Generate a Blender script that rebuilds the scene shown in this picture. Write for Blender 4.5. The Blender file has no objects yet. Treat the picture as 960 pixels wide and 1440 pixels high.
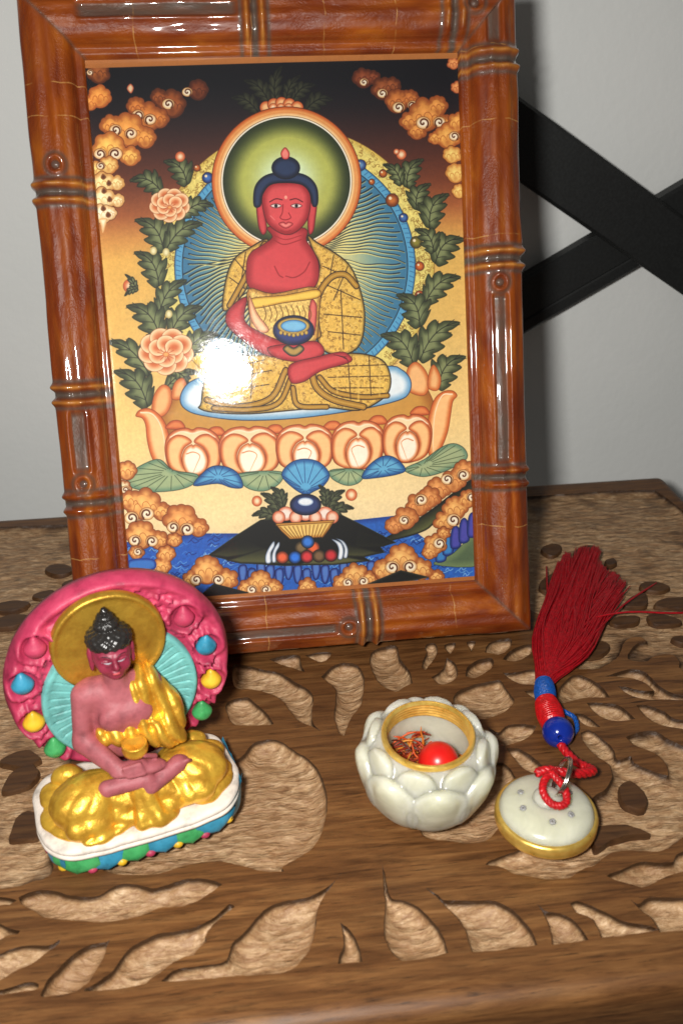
import bpy, math, random
import numpy as np
from mathutils import Vector, Matrix
from mathutils.geometry import delaunay_2d_cdt

random.seed(7)
rng = np.random.default_rng(7)
S = bpy.context.scene
COL = S.collection
CM = 0.01                      # every length below is written in centimetres

# ------------------------------------------------------------------ camera
cam = bpy.data.cameras.new('camera')
cam.sensor_fit = 'VERTICAL'
cam.sensor_height = 24.0
cam.lens = 24.0 * 1300.0 / 1440.0
cam.clip_start = 0.005
cam.clip_end = 50.0
cam.dof.use_dof = True
cam.dof.focus_distance = 0.262
cam.dof.aperture_fstop = 17.0
cam_o = bpy.data.objects.new('camera', cam)
COL.objects.link(cam_o)
CAM = Vector((-1.3475, -21.8469, 16.5894))
c_r = Vector((0.993416, -0.113613, -0.014731))
c_u = Vector((0.066481, 0.466973, 0.881769))
c_f = Vector((0.093301, 0.876942, -0.471452))
m = Matrix((c_r, c_u, -c_f)).transposed().to_4x4()
m.translation = CAM * CM
cam_o.matrix_world = m
S.camera = cam_o

# ------------------------------------------------------------------ light: a dim room and the camera's own flash
W = bpy.data.worlds.new('World')
S.world = W
W.use_nodes = True
W.node_tree.nodes['Background'].inputs['Color'].default_value = (1.0, 0.95, 0.88, 1)
W.node_tree.nodes['Background'].inputs['Strength'].default_value = 0.06
fl = bpy.data.lights.new('flash', 'AREA')
fl.shape = 'DISK'
fl.size = 0.020
fl.energy = 0.90
fl.color = (1.0, 0.975, 0.925)
fl_o = bpy.data.objects.new('flash', fl)
COL.objects.link(fl_o)
FL = CAM + c_r * -2.45 + c_u * 0.9
aim = Vector((1.0, 2.0, 7.0))
fl_o.location = FL * CM
fl_o.rotation_euler = (aim - FL).to_track_quat('-Z', 'Y').to_euler()

S.view_settings.view_transform = 'Standard'
S.view_settings.look = 'None'
S.view_settings.exposure = 0.0
S.view_settings.gamma = 1.0
S.view_settings.use_curve_mapping = False
S.cycles.max_bounces = 10
S.cycles.use_denoising = True

# ------------------------------------------------------------------ helpers
def lin(r, g, b):
    f = lambda c: ((c / 255) / 12.92) if c / 255 <= 0.04045 else (((c / 255) + 0.055) / 1.055) ** 2.4
    return (f(r), f(g), f(b), 1.0)

def tag(o, label=None, cat=None, group=None, kind=None):
    if label: o['label'] = label
    if cat: o['category'] = cat
    if group: o['group'] = group
    if kind: o['kind'] = kind
    return o

def empty(name, loc=(0, 0, 0), rot=(0, 0, 0)):
    o = bpy.data.objects.new(name, None)
    COL.objects.link(o)
    o.location = Vector(loc) * CM
    o.rotation_euler = rot
    o.empty_display_size = 0.01
    return o

def mesh(name, verts, faces, mat, parent=None, smooth=True, attrs=None, uv=None, loc=None, rot=None, angle=None, normals=None):
    """verts in cm (local to the parent), faces index lists; attrs {name: per-vertex array (n,) or (n,3)}"""
    me = bpy.data.meshes.new(name)
    v = np.asarray(verts, dtype=float) * CM
    me.from_pydata(v.tolist(), [], [tuple(int(i) for i in f) for f in faces])
    if smooth:
        me.polygons.foreach_set('use_smooth', [True] * len(me.polygons))
        if angle: me.set_sharp_from_angle(angle=math.radians(angle))
    for k, a in (attrs or {}).items():
        a = np.asarray(a, dtype=np.float32)
        if a.ndim == 1:
            at = me.attributes.new(k, 'FLOAT', 'POINT'); at.data.foreach_set('value', a)
        else:
            at = me.attributes.new(k, 'FLOAT_COLOR', 'POINT')
            c4 = np.ones((len(a), 4), np.float32); c4[:, :3] = a[:, :3]
            at.data.foreach_set('color', c4.ravel())
    if uv is not None:
        ul = me.uv_layers.new(name='UVMap')
        li = np.zeros(len(me.loops), np.int32); me.loops.foreach_get('vertex_index', li)
        ul.data.foreach_set('uv', np.asarray(uv, np.float32)[li].ravel())
    me.materials.append(mat)
    me.update()
    if normals is not None: me.normals_split_custom_set_from_vertices([tuple(q) for q in normals])
    o = bpy.data.objects.new(name, me)
    COL.objects.link(o)
    if parent: o.parent = parent
    if loc is not None: o.location = Vector(loc) * CM
    if rot is not None: o.rotation_euler = rot
    return o

def grid_faces(nu, nv, wrap_u=False, wrap_v=False):
    f = []
    for i in range(nu if wrap_u else nu - 1):
        for j in range(nv if wrap_v else nv - 1):
            a, b = i, (i + 1) % nu
            c, d = j, (j + 1) % nv
            f.append((a * nv + c, b * nv + c, b * nv + d, a * nv + d))
    return f

def lathe(prof, n=64):
    """profile [(r,z)] -> verts, faces (ends closed when r == 0)"""
    vs, fs = [], []
    k = len(prof)
    for i in range(n):
        a = 2 * math.pi * i / n
        for r, z in prof: vs.append((r * math.cos(a), r * math.sin(a), z))
    for i in range(n):
        for j in range(k - 1):
            a, b = i * k + j, ((i + 1) % n) * k + j
            fs.append((a, b, b + 1, a + 1))
    return vs, fs

def tube(path, rad, n=8, closed=False, cap=True):
    """tube along a list of points; rad a number or list"""
    p = [Vector(q) for q in path]
    m_ = len(p)
    rr = rad if hasattr(rad, '__len__') else [rad] * m_
    vs, fs = [], []
    t0 = (p[1] - p[0]).normalized()
    nrm = t0.orthogonal().normalized()
    for i in range(m_):
        if closed: t = (p[(i + 1) % m_] - p[i - 1]).normalized()
        else: t = (p[min(i + 1, m_ - 1)] - p[max(i - 1, 0)]).normalized()
        nrm = (nrm - t * nrm.dot(t)).normalized()
        bi = t.cross(nrm)
        for j in range(n):
            a = 2 * math.pi * j / n
            vs.append(tuple(p[i] + (nrm * math.cos(a) + bi * math.sin(a)) * rr[i]))
    for i in range(m_ if closed else m_ - 1):
        for j in range(n):
            a, b = i * n + j, i * n + (j + 1) % n
            c, d = ((i + 1) % m_) * n + (j + 1) % n, ((i + 1) % m_) * n + j
            fs.append((a, b, c, d))
    if cap and not closed:
        fs.append(tuple(range(n))[::-1]); fs.append(tuple(range((m_ - 1) * n, m_ * n)))
    return vs, fs

def spline(pts, n):
    """Catmull-Rom through points, n samples"""
    P = [Vector(q) for q in pts]
    P = [P[0] * 2 - P[1]] + P + [P[-1] * 2 - P[-2]]
    out = []
    k = len(P) - 3
    for s in range(n):
        t = s / (n - 1) * k
        i = min(int(t), k - 1); u = t - i
        a, b, c, d = P[i:i + 4]
        out.append(0.5 * ((2 * b) + (c - a) * u + (2 * a - 5 * b + 4 * c - d) * u * u + (3 * b - a - 3 * c + d) * u ** 3))
    return out

def join(parts):
    vs, fs = [], []
    for v, f in parts:
        o = len(vs); vs += list(v); fs += [tuple(i + o for i in q) for q in f]
    return vs, fs

def sphere(c, r, n=24, k=14, fn=None):
    vs, fs = [], []
    for j in range(k + 1):
        t = math.pi * j / k
        for i in range(n):
            a = 2 * math.pi * i / n
            d = Vector((math.sin(t) * math.cos(a), math.sin(t) * math.sin(a), math.cos(t)))
            q = Vector((d.x * r[0], d.y * r[1], d.z * r[2])) if hasattr(r, '__len__') else d * r
            if fn: q = fn(q, d)
            vs.append(tuple(Vector(c) + q))
    for j in range(k):
        for i in range(n):
            fs.append((j * n + i, (j + 1) * n + i, (j + 1) * n + (i + 1) % n, j * n + (i + 1) % n))
    return vs, fs

# ---- smooth 3-D value noise on arrays
_perm = rng.random((64, 64, 64))
def vnoise(x, y, z=0.0):
    x, y, z = np.broadcast_arrays(np.asarray(x, float), np.asarray(y, float), np.asarray(z, float))
    i, j, k = np.floor(x).astype(int), np.floor(y).astype(int), np.floor(z).astype(int)
    u, v, w = x - i, y - j, z - k
    u, v, w = u * u * (3 - 2 * u), v * v * (3 - 2 * v), w * w * (3 - 2 * w)
    g = lambda a, b, c: _perm[a & 63, b & 63, c & 63]
    l = lambda a, b, t: a + (b - a) * t
    return l(l(l(g(i, j, k), g(i + 1, j, k), u), l(g(i, j + 1, k), g(i + 1, j + 1, k), u), v),
             l(l(g(i, j, k + 1), g(i + 1, j, k + 1), u), l(g(i, j + 1, k + 1), g(i + 1, j + 1, k + 1), u), v), w) - 0.5

# ---- signed distance sculpting: smooth blends of simple solids, meshed with surface nets
class Field:
    def __init__(s, lo, hi, h):
        s.lo, s.h = np.array(lo, float), h
        n = np.ceil((np.array(hi) - np.array(lo)) / h).astype(int) + 1
        ax = [lo[i] + h * np.arange(n[i]) for i in range(3)]
        s.x, s.y, s.z = [a.astype(np.float32) for a in np.meshgrid(*ax, indexing='ij')]
        s.d = np.full(s.x.shape, 9.0, np.float32)
    def ell(s, c, r, rz=0.0, rx=0.0, ry=0.0):
        x, y, z = s.x - c[0], s.y - c[1], s.z - c[2]
        if rz: k, q = math.cos(rz), math.sin(rz); x, y = x * k + y * q, -x * q + y * k
        if rx: k, q = math.cos(rx), math.sin(rx); y, z = y * k + z * q, -y * q + z * k
        if ry: k, q = math.cos(ry), math.sin(ry); x, z = x * k + z * q, -x * q + z * k
        k0 = np.sqrt((x / r[0]) ** 2 + (y / r[1]) ** 2 + (z / r[2]) ** 2)
        k1 = np.sqrt((x / r[0] ** 2) ** 2 + (y / r[1] ** 2) ** 2 + (z / r[2] ** 2) ** 2) + 1e-6
        return k0 * (k0 - 1.0) / k1
    def cap(s, a, b, ra, rb=None):
        rb = ra if rb is None else rb
        a, b = np.array(a, float), np.array(b, float)
        ba = b - a
        px, py, pz = s.x - a[0], s.y - a[1], s.z - a[2]
        t = np.clip((px * ba[0] + py * ba[1] + pz * ba[2]) / (ba @ ba), 0, 1)
        return np.sqrt((px - ba[0] * t) ** 2 + (py - ba[1] * t) ** 2 + (pz - ba[2] * t) ** 2) - (ra + (rb - ra) * t)
    def add(s, d, k=0.1):
        h = np.maximum(k - np.abs(s.d - d), 0) / k
        s.d = np.minimum(s.d, d) - h * h * k * 0.25
        return s
    def cut(s, d, k=0.05):
        h = np.maximum(k - np.abs(-s.d - d), 0) / k
        s.d = np.maximum(s.d, -d) + h * h * k * 0.25
        return s
    def mesh(s):
        f = s.d
        ins = f < 0
        nx, ny, nz = f.shape
        acc = np.zeros((nx - 1, ny - 1, nz - 1, 3), np.float32)
        cnt = np.zeros((nx - 1, ny - 1, nz - 1), np.float32)
        cor = [(a, b, c) for a in (0, 1) for b in (0, 1) for c in (0, 1)]
        sub = lambda A, o: A[o[0]:nx - 1 + o[0], o[1]:ny - 1 + o[1], o[2]:nz - 1 + o[2]]
        for o in cor:
            for ax in range(3):
                if o[ax]: continue
                e = list(o); e[ax] = 1
                fa, fb = sub(f, o), sub(f, e)
                hit = (fa < 0) != (fb < 0)
                t = np.where(hit, fa / np.where(hit, fa - fb, 1), 0)
                for k in range(3):
                    acc[..., k] += np.where(hit, o[k] + (t if k == ax else 0), 0)
                cnt += hit
        use = cnt > 0
        idx = np.full(use.shape, -1, int)
        idx[use] = np.arange(use.sum())
        ijk = np.argwhere(use)
        v = s.lo + s.h * (ijk + acc[use] / cnt[use][:, None])
        faces = []
        for ax in range(3):
            b, c = (ax + 1) % 3, (ax + 2) % 3
            sl0 = [slice(1, -1)] * 3; sl1 = [slice(1, -1)] * 3
            sl0[ax] = slice(0, -1); sl1[ax] = slice(1, None)
            A, B = ins[tuple(sl0)], ins[tuple(sl1)]
            for sign, msk in ((0, A & ~B), (1, B & ~A)):
                q = np.argwhere(msk)
                if not len(q): continue
                q = q + np.array([0 if k == ax else 1 for k in range(3)])
                def cell(db, dc):
                    r = q.copy(); r[:, b] -= db; r[:, c] -= dc
                    return idx[r[:, 0], r[:, 1], r[:, 2]]
                quad = np.stack([cell(1, 1), cell(0, 1), cell(0, 0), cell(1, 0)], 1)
                if sign: quad = quad[:, ::-1]
                faces.append(quad)
        F_ = np.concatenate(faces)
        F_ = F_[(F_ >= 0).all(1)]
        return v, F_

# ------------------------------------------------------------------ materials
class NT:
    def __init__(s, name):
        s.m = bpy.data.materials.new(name); s.m.use_nodes = True
        s.t = s.m.node_tree; s.n = s.t.nodes
        s.b = s.n['Principled BSDF']; s.out = s.n['Material Output']
    def node(s, typ, **kw):
        n = s.n.new(typ)
        for k, v in kw.items():
            if k in n.inputs: s.put(n.inputs[k], v)
            else: setattr(n, k, v)
        return n
    def put(s, sock, v):
        if isinstance(v, bpy.types.NodeSocket): s.t.links.new(v, sock)
        else: sock.default_value = v
    def set(s, **kw):
        for k, v in kw.items(): s.put(s.b.inputs[k.replace('_', ' ')], v)
        return s
    def coord(s, kind='Object', scale=(1, 1, 1), rot=(0, 0, 0)):
        tc = s.node('ShaderNodeTexCoord')
        mp = s.node('ShaderNodeMapping')
        s.t.links.new(tc.outputs[kind], mp.inputs['Vector'])
        mp.inputs['Scale'].default_value = scale
        mp.inputs['Rotation'].default_value = rot
        return mp.outputs['Vector']
    def noise(s, vec, scale=5, detail=4, rough=0.55, dist=0.0):
        n = s.node('ShaderNodeTexNoise')
        s.put(n.inputs['Vector'], vec)
        n.inputs['Scale'].default_value = scale; n.inputs['Detail'].default_value = detail
        n.inputs['Roughness'].default_value = rough; n.inputs['Distortion'].default_value = dist
        return n.outputs['Fac']
    def ramp(s, fac, stops):
        n = s.node('ShaderNodeValToRGB')
        s.put(n.inputs['Fac'], fac)
        e = n.color_ramp.elements
        while len(e) < len(stops): e.new(0.5)
        for k, (p, c) in enumerate(stops):
            e[k].position = p
            e[k].color = c if hasattr(c, '__len__') else (c, c, c, 1)
        return n.outputs['Color']
    def mix(s, f, a, b, mode='MIX'):
        n = s.node('ShaderNodeMix'); n.data_type = 'RGBA'; n.blend_type = mode
        s.put(n.inputs[0], f); s.put(n.inputs[6], a); s.put(n.inputs[7], b)
        return n.outputs[2]
    def math(s, op, a, b=0.0, c=0.0):
        n = s.node('ShaderNodeMath'); n.operation = op
        s.put(n.inputs[0], a); s.put(n.inputs[1], b); s.put(n.inputs[2], c)
        return n.outputs[0]
    def attr(s, name, out='Fac'):
        n = s.node('ShaderNodeAttribute'); n.attribute_name = name
        return n.outputs[out]
    def bump(s, h, strength=0.3, dist=0.0005, prev=None):
        n = s.node('ShaderNodeBump')
        n.inputs['Strength'].default_value = strength; n.inputs['Distance'].default_value = dist
        s.put(n.inputs['Height'], h)
        if prev: s.put(n.inputs['Normal'], prev)
        s.put(s.b.inputs['Normal'], n.outputs['Normal'])
        return n.outputs['Normal']

def plain(name, col, rough=0.5, metal=0.0, bump=0.0, bscale=400, var=0.12, **kw):
    """a simple surface with slight mottling and fine relief"""
    t = NT(name)
    v = t.coord('Object')
    n = t.noise(v, bscale * 0.4, 4)
    dark = tuple(c * (1 - var) for c in col[:3]) + (1,)
    lite = tuple(min(1, c * (1 + var)) for c in col[:3]) + (1,)
    t.set(Base_Color=t.ramp(n, [(0.3, dark), (0.7, lite)]), Roughness=rough, Metallic=metal, **kw)
    if bump: t.bump(t.noise(v, bscale, 5), bump, 0.0006)
    return t.m

# ------------------------------------------------------------------ wall and the black cross brace
def mat_wall():
    t = NT('painted_wall')
    v = t.coord('Object')
    n = t.noise(v, 14, 3)
    t.set(Base_Color=t.ramp(n, [(0.3, (0.82, 0.835, 0.82, 1)), (0.7, (0.87, 0.88, 0.865, 1))]), Roughness=0.75)
    t.bump(t.noise(v, 260, 3), 0.25, 0.0008)
    return t.m
M_WALL = mat_wall()
wv = [(-120, 16.5, -70), (140, 16.5, -70), (140, 16.5, 110), (-120, 16.5, 110),
      (-120, 18.5, -70), (140, 18.5, -70), (140, 18.5, 110), (-120, 18.5, 110)]
wall = mesh('wall', wv, [(0, 1, 2, 3), (5, 4, 7, 6), (4, 0, 3, 7), (1, 5, 6, 2), (3, 2, 6, 7), (4, 5, 1, 0)], M_WALL, smooth=False)
tag(wall, 'plain pale grey painted wall behind the table', 'wall', kind='structure')

def mat_black():
    t = NT('black_powder_coat')
    v = t.coord('Object')
    n = t.noise(v, 900, 4, 0.7)
    t.set(Base_Color=t.ramp(n, [(0.35, (0.004, 0.0045, 0.0045, 1)), (0.75, (0.013, 0.0145, 0.0145, 1))]), Roughness=0.55)
    t.bump(n, 0.25, 0.0002)
    return t.m
M_BLACK = mat_black()
X0 = Vector((15.49, 0, 8.58))
brace = empty('cross_brace', (X0.x, 15.3, X0.z))
def bar(direction, width, la, lb, y0, y1, ridge):
    d = Vector(direction).normalized(); n = Vector((-d.z, 0, d.x))
    h = width / 2; b = 0.12
    # cross-section (across, depth) with bevelled long edges
    prof = [(-h, y0 + b), (-h + b, y0), (h - b, y0), (h, y0 + b), (h, y1), (-h, y1)]
    if ridge: prof = [(-h, y0 + b), (-h + b, y0), (-h + 0.5, y0), (-h + 0.56, y0 + 0.05), (-h + 0.62, y0), (h - b, y0), (h, y0 + b), (h, y1), (-h, y1)]
    k = len(prof)
    vs = [tuple(d * s + n * a + Vector((0, y, 0))) for s in (-la, lb) for a, y in prof]
    fs = [(i, (i + 1) % k, k + (i + 1) % k, k + i) for i in range(k)] + [tuple(range(k))[::-1], tuple(range(k, 2 * k))]
    mesh('flat_bar', vs, fs, M_BLACK, brace, smooth=False)
bar((1, 0, -0.643), 2.4, 12.0, 11, -0.75, -0.05, False)
bar((1, 0, 0.555), 2.2, 8.6, 11, 0.0, 0.7, True)
tag(brace, 'black metal X-shaped brace of two flat bars in front of the wall', 'brace')

# ------------------------------------------------------------------ carved wooden table
LEAF_CUTS = [
    "-1.79,-0.07 -1.46,-0.24 -0.90,-0.52 -0.49,-1.00 -0.16,-1.39 -0.07,-1.74 -0.15,-2.27 -0.17,-2.76 0.00,-3.09! -0.24,-2.86 -0.55,-2.62 -0.76,-2.19 -0.93,-1.75 -1.25,-1.40 -1.80,-1.11 -2.23,-0.96 -2.26,0.03",
    "-1.90,-1.44 -1.66,-1.77 -1.40,-2.16 -1.21,-2.65! -1.50,-2.67 -1.97,-2.61 -2.34,-2.42 -2.47,-1.66",
    "0.22,-0.83! 0.55,-0.41 0.92,-0.26 1.28,-0.38 1.41,-0.66 1.42,-1.19 1.27,-1.86 1.18,-2.21 0.90,-2.61 0.74,-2.96 0.60,-3.36! 0.46,-3.21 0.42,-2.69 0.44,-2.35 0.54,-1.82 0.56,-1.45 0.41,-1.12",
    "-1.20,0.19! -0.75,0.31 -0.33,0.25 -0.30,-0.10 -0.23,-0.54! -0.54,-0.33 -0.88,-0.12",
    "-0.15,0.23! 0.20,0.32 0.62,0.26 0.48,-0.03 0.28,-0.14 0.07,0.02",
    "1.81,0.10 2.18,0.34 2.59,0.35 2.60,-0.25 2.74,-0.77 2.77,-1.17 2.76,-1.46! 2.49,-1.58 2.26,-1.74 2.08,-1.65 1.94,-1.51 1.78,-1.23 1.70,-0.80 1.70,-0.36",
    "3.51,0.30 3.77,0.30 3.73,-0.12 3.58,-0.45 3.38,-0.69 3.25,-0.94! 3.15,-0.79 3.23,-0.50 3.40,-0.18 3.41,0.10",
    "3.94,-0.43! 4.12,-0.66 4.14,-1.03 3.99,-1.43 3.64,-1.61 3.45,-1.55 3.33,-1.25! 3.59,-1.09 3.81,-0.82",
    "4.30,-1.34! 4.43,-0.97 4.72,-0.73 5.02,-0.61 5.24,-0.60 5.27,-0.81 5.11,-1.09 4.85,-1.29 4.54,-1.47",
    "5.12,-0.31! 5.29,0.02 5.56,0.21 5.90,0.27 6.08,0.21 6.01,-0.04 5.78,-0.33 5.49,-0.46",
    "5.55,-0.71! 5.83,-0.40 6.14,-0.20 6.46,-0.10 6.63,-0.16 6.47,-0.49 6.15,-0.76 5.81,-0.85",
    "4.01,0.20 4.37,0.26 4.21,-0.08 4.09,-0.24 4.01,-0.09",
    "4.70,0.25 4.98,0.25 4.85,-0.02 4.73,-0.25 4.72,-0.01",
    "3.85,-2.05 4.25,-1.82 4.75,-1.69 5.21,-1.66 5.28,-1.99 5.37,-2.40 5.35,-2.61 5.06,-2.93 4.68,-3.11 4.37,-3.19 4.09,-3.12 3.88,-2.80 3.71,-2.48",
    "5.38,-1.32! 5.66,-1.36 6.24,-1.31 6.72,-1.47 6.55,-2.00 5.82,-1.90 5.57,-1.71",
    "5.77,-2.21! 6.08,-2.19 6.40,-2.32 6.31,-2.62 5.97,-2.54",
    "4.40,-3.53 4.61,-3.75 4.92,-3.51 5.29,-3.51 5.67,-3.64! 5.38,-3.99 4.98,-4.18 4.61,-4.24 4.50,-4.06",
    "4.65,-4.35! 4.97,-4.42 5.22,-4.71 5.36,-5.01 5.45,-5.45! 5.15,-5.36 4.87,-5.12 4.74,-4.75",
    "4.32,-4.83 4.55,-5.06 4.58,-5.62 4.36,-6.11 4.10,-6.64 3.76,-6.92 3.52,-7.17 3.34,-7.25 3.00,-7.27 2.54,-7.13 2.16,-7.04 1.95,-6.76 2.23,-6.18 3.10,-5.36 3.74,-4.95",
    "6.83,-3.28! 7.04,-3.34 7.20,-3.61 7.33,-3.89! 7.01,-3.82 6.84,-3.57",
    "7.30,-2.90! 7.73,-2.98 8.07,-3.09 8.27,-3.38 8.36,-3.71! 7.93,-3.74 7.57,-3.61 7.36,-3.32",
    "8.59,-3.19! 8.89,-3.23 9.22,-3.51 9.38,-3.82 9.84,-4.02 9.70,-4.31 9.12,-4.12 8.79,-3.91 8.66,-3.64",
    "6.72,-2.27 7.19,-1.79 7.47,-1.70 7.72,-1.90 7.95,-2.28 8.01,-2.78! 7.43,-2.70 7.01,-2.74 6.61,-2.81",
    "8.21,-1.87! 8.73,-1.71 9.13,-1.66 9.38,-1.83 9.49,-2.16 9.55,-2.49 9.78,-2.83 10.06,-2.96 9.99,-3.13 9.47,-3.06 9.09,-3.01 8.74,-2.88 8.52,-2.66 8.40,-2.34! 8.62,-2.40 8.95,-2.60 9.29,-2.67! 9.22,-2.35 9.01,-2.10 8.63,-1.95",
    "-2.12,-3.81 -1.76,-3.32 -1.33,-3.25 -1.03,-3.39 -0.72,-3.78 -0.43,-4.08 -0.20,-4.49 -0.08,-5.07 -0.08,-5.65 -0.22,-6.31 -0.41,-6.75 -0.70,-7.08 -1.21,-7.36 -1.23,-7.51! -1.69,-7.45 -2.20,-7.23 -2.75,-7.04 -3.25,-7.06 -3.64,-7.15 -4.03,-7.23 -4.97,-7.09 -5.57,-6.56 -5.80,-5.37 -4.55,-4.37 -2.80,-4.10",
    "-6.93,-7.49! -6.75,-7.38 -6.51,-7.34 -6.14,-7.44 -5.82,-7.59 -5.51,-7.65 -5.21,-7.65 -4.93,-7.46 -4.63,-7.41 -4.32,-7.50 -4.00,-7.62 -3.63,-7.51 -3.32,-7.44 -3.01,-7.48 -2.75,-7.59 -2.58,-7.70! -2.78,-7.83 -3.05,-8.02 -3.30,-8.11 -3.42,-8.15 -3.67,-8.14 -3.90,-8.14 -4.16,-8.25 -4.55,-8.33 -4.91,-8.35 -5.36,-8.29 -6.01,-8.14 -6.31,-8.07 -6.57,-7.86 -6.82,-7.67",
    "-7.53,-7.39 -7.35,-7.42 -7.11,-7.48 -6.95,-7.56! -7.08,-7.63 -7.30,-7.64 -7.47,-7.66",
    "-7.39,-8.06 -7.20,-8.11 -6.96,-8.25 -6.73,-8.33! -6.78,-8.42 -6.97,-8.42 -7.12,-8.50 -7.28,-8.54",
    "-7.21,-8.88 -7.05,-8.85 -6.86,-8.78 -6.63,-8.71 -6.37,-8.73 -6.08,-8.78 -5.89,-8.65! -5.91,-8.77 -6.13,-8.94 -6.37,-9.15 -6.66,-9.28 -6.93,-9.45 -7.08,-9.49",
    "-4.87,-8.78! -4.91,-8.93 -4.94,-9.17 -5.05,-9.42 -5.19,-9.68 -5.29,-9.79! -5.42,-9.87 -5.70,-9.91 -6.01,-9.91 -6.07,-9.85 -6.04,-9.70 -5.99,-9.54 -5.83,-9.33 -5.61,-9.08 -5.40,-8.90 -5.12,-8.83 -4.96,-8.84",
    "-7.04,-9.70 -6.56,-9.60 -6.30,-9.56 -6.16,-9.62 -6.16,-9.73 -6.46,-9.75 -6.87,-9.76",
    "-5.26,-9.87 -4.98,-9.71 -4.72,-9.51 -4.58,-9.24 -4.42,-9.02 -4.14,-8.87 -3.86,-8.76 -3.57,-8.76 -3.21,-8.72 -2.89,-8.61 -2.67,-8.44 -2.44,-8.22! -2.31,-8.31 -2.55,-8.49 -2.77,-8.69 -2.93,-8.96 -2.90,-9.05 -3.09,-9.24 -3.15,-9.37! -3.37,-9.39 -3.61,-9.52 -3.81,-9.66 -3.98,-9.76 -4.10,-9.88 -4.48,-9.91 -4.82,-9.91",
    "0.03,-7.69! -0.19,-7.95 -0.42,-8.11 -0.73,-8.25 -1.04,-8.29 -1.34,-8.32 -1.57,-8.40 -1.80,-8.55 -2.01,-8.82 -2.19,-9.02 -2.38,-9.19 -2.45,-9.40 -2.52,-9.58 -2.73,-9.63 -3.01,-9.63 -3.36,-9.62 -3.57,-9.69 -3.77,-9.86! -3.35,-9.90 -2.83,-9.92 -2.13,-9.94 -1.51,-9.98 -1.22,-9.93 -1.00,-9.74 -0.80,-9.47 -0.66,-9.07 -0.60,-8.65 -0.46,-8.31 -0.23,-8.04",
    "-0.14,-8.97! 0.03,-9.18 0.16,-9.55 0.20,-9.92! 0.03,-9.93 -0.30,-9.92! -0.24,-9.72 -0.13,-9.46",
    "0.96,-7.59! 0.97,-8.04 0.99,-8.49 1.26,-8.60 1.58,-8.87 1.77,-9.21 1.91,-9.62 1.91,-9.94! 1.52,-10.01 0.97,-10.02! 0.81,-9.81 0.71,-9.47 0.74,-9.08 0.86,-8.62 0.89,-8.14",
    "1.76,-8.31! 1.99,-8.56 2.10,-8.70 2.49,-8.75 3.06,-8.84 3.23,-8.90 3.43,-9.07 3.63,-9.37 3.74,-9.76 3.73,-9.99! 3.22,-10.01 2.78,-10.01 2.38,-9.99! 2.38,-9.68 2.35,-9.37 2.24,-9.06 2.04,-8.77",
    "4.03,-9.02! 4.15,-9.23 4.41,-9.32 4.64,-9.50 4.76,-9.79 4.79,-10.01! 4.41,-10.03 4.04,-10.03! 4.09,-9.71 4.10,-9.38",
    "4.72,-9.12! 4.88,-9.07 5.12,-9.21 5.42,-9.46 5.71,-9.69 6.13,-9.83 6.31,-9.97! 5.68,-9.99 5.06,-10.00! 5.08,-9.78 5.02,-9.50 4.78,-9.36",
    "6.01,-9.18! 6.14,-9.30 6.45,-9.18 6.86,-9.25 7.34,-9.37 7.20,-9.98 6.29,-10.02! 6.27,-9.71 6.13,-9.48",
    "5.74,-8.53! 6.18,-8.38 6.64,-8.26 7.02,-8.33 7.30,-8.36 7.51,-8.15 7.93,-8.10 7.72,-8.55 7.10,-8.69 6.68,-8.84 6.37,-8.91! 6.08,-8.76 5.87,-8.64",
]
FLOWER_CUT = "6.74,-4.03! 7.01,-3.98 7.22,-4.34 7.36,-4.78 7.32,-5.11 7.71,-5.06 7.70,-5.29 8.06,-5.66 8.32,-5.82! 8.43,-5.49 8.37,-5.10 8.15,-4.86 7.92,-4.65 7.83,-4.34! 8.23,-4.23 8.65,-4.23 8.91,-4.61 9.24,-4.90 9.92,-5.25 9.25,-7.30 8.66,-7.45 7.86,-7.70 7.56,-7.87 7.15,-8.02 6.70,-7.95 6.15,-7.92 5.84,-8.04 5.58,-8.22 5.24,-8.31 4.93,-8.47 4.46,-8.45 4.02,-8.31 3.73,-8.20 3.55,-8.00 3.20,-7.90! 3.44,-7.75 4.26,-7.51 5.49,-6.82 6.30,-6.25 6.63,-6.06 6.96,-5.67 7.02,-5.23 6.80,-4.87 6.69,-4.35"
FIELD_CUT = "11.15,-1.90 10.47,-1.81 10.57,-1.49 10.51,-1.17 10.22,-1.10 9.90,-1.19 9.68,-1.37 9.37,-1.32 9.16,-1.16 9.37,-0.81 9.71,-0.50 10.04,-0.44! 9.94,-0.20 9.61,-0.20 9.31,-0.45 8.99,-0.93 8.66,-1.23 8.14,-1.49 7.57,-1.42 7.46,-1.00 7.51,-0.20 7.36,0.55 7.32,1.29 6.17,2.09 1.67,2.70 -2.86,3.32 -6.16,2.58 -6.29,0.10 -6.34,-2.59 -6.48,-4.12 -6.53,-5.92 -6.32,-6.81 -6.50,-7.07! -6.73,-7.10 -6.99,-7.18 -7.39,-7.21 -8.00,-7.17! -8.83,-4.98 -10.38,-0.92 -12.51,4.64 -14.16,9.61! -13.41,9.67 -10.83,9.63 -5.57,9.33 2.51,9.22 9.37,9.26 12.69,9.28 14.36,9.10! 14.55,8.21 14.80,6.61 15.11,4.22!"
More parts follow.
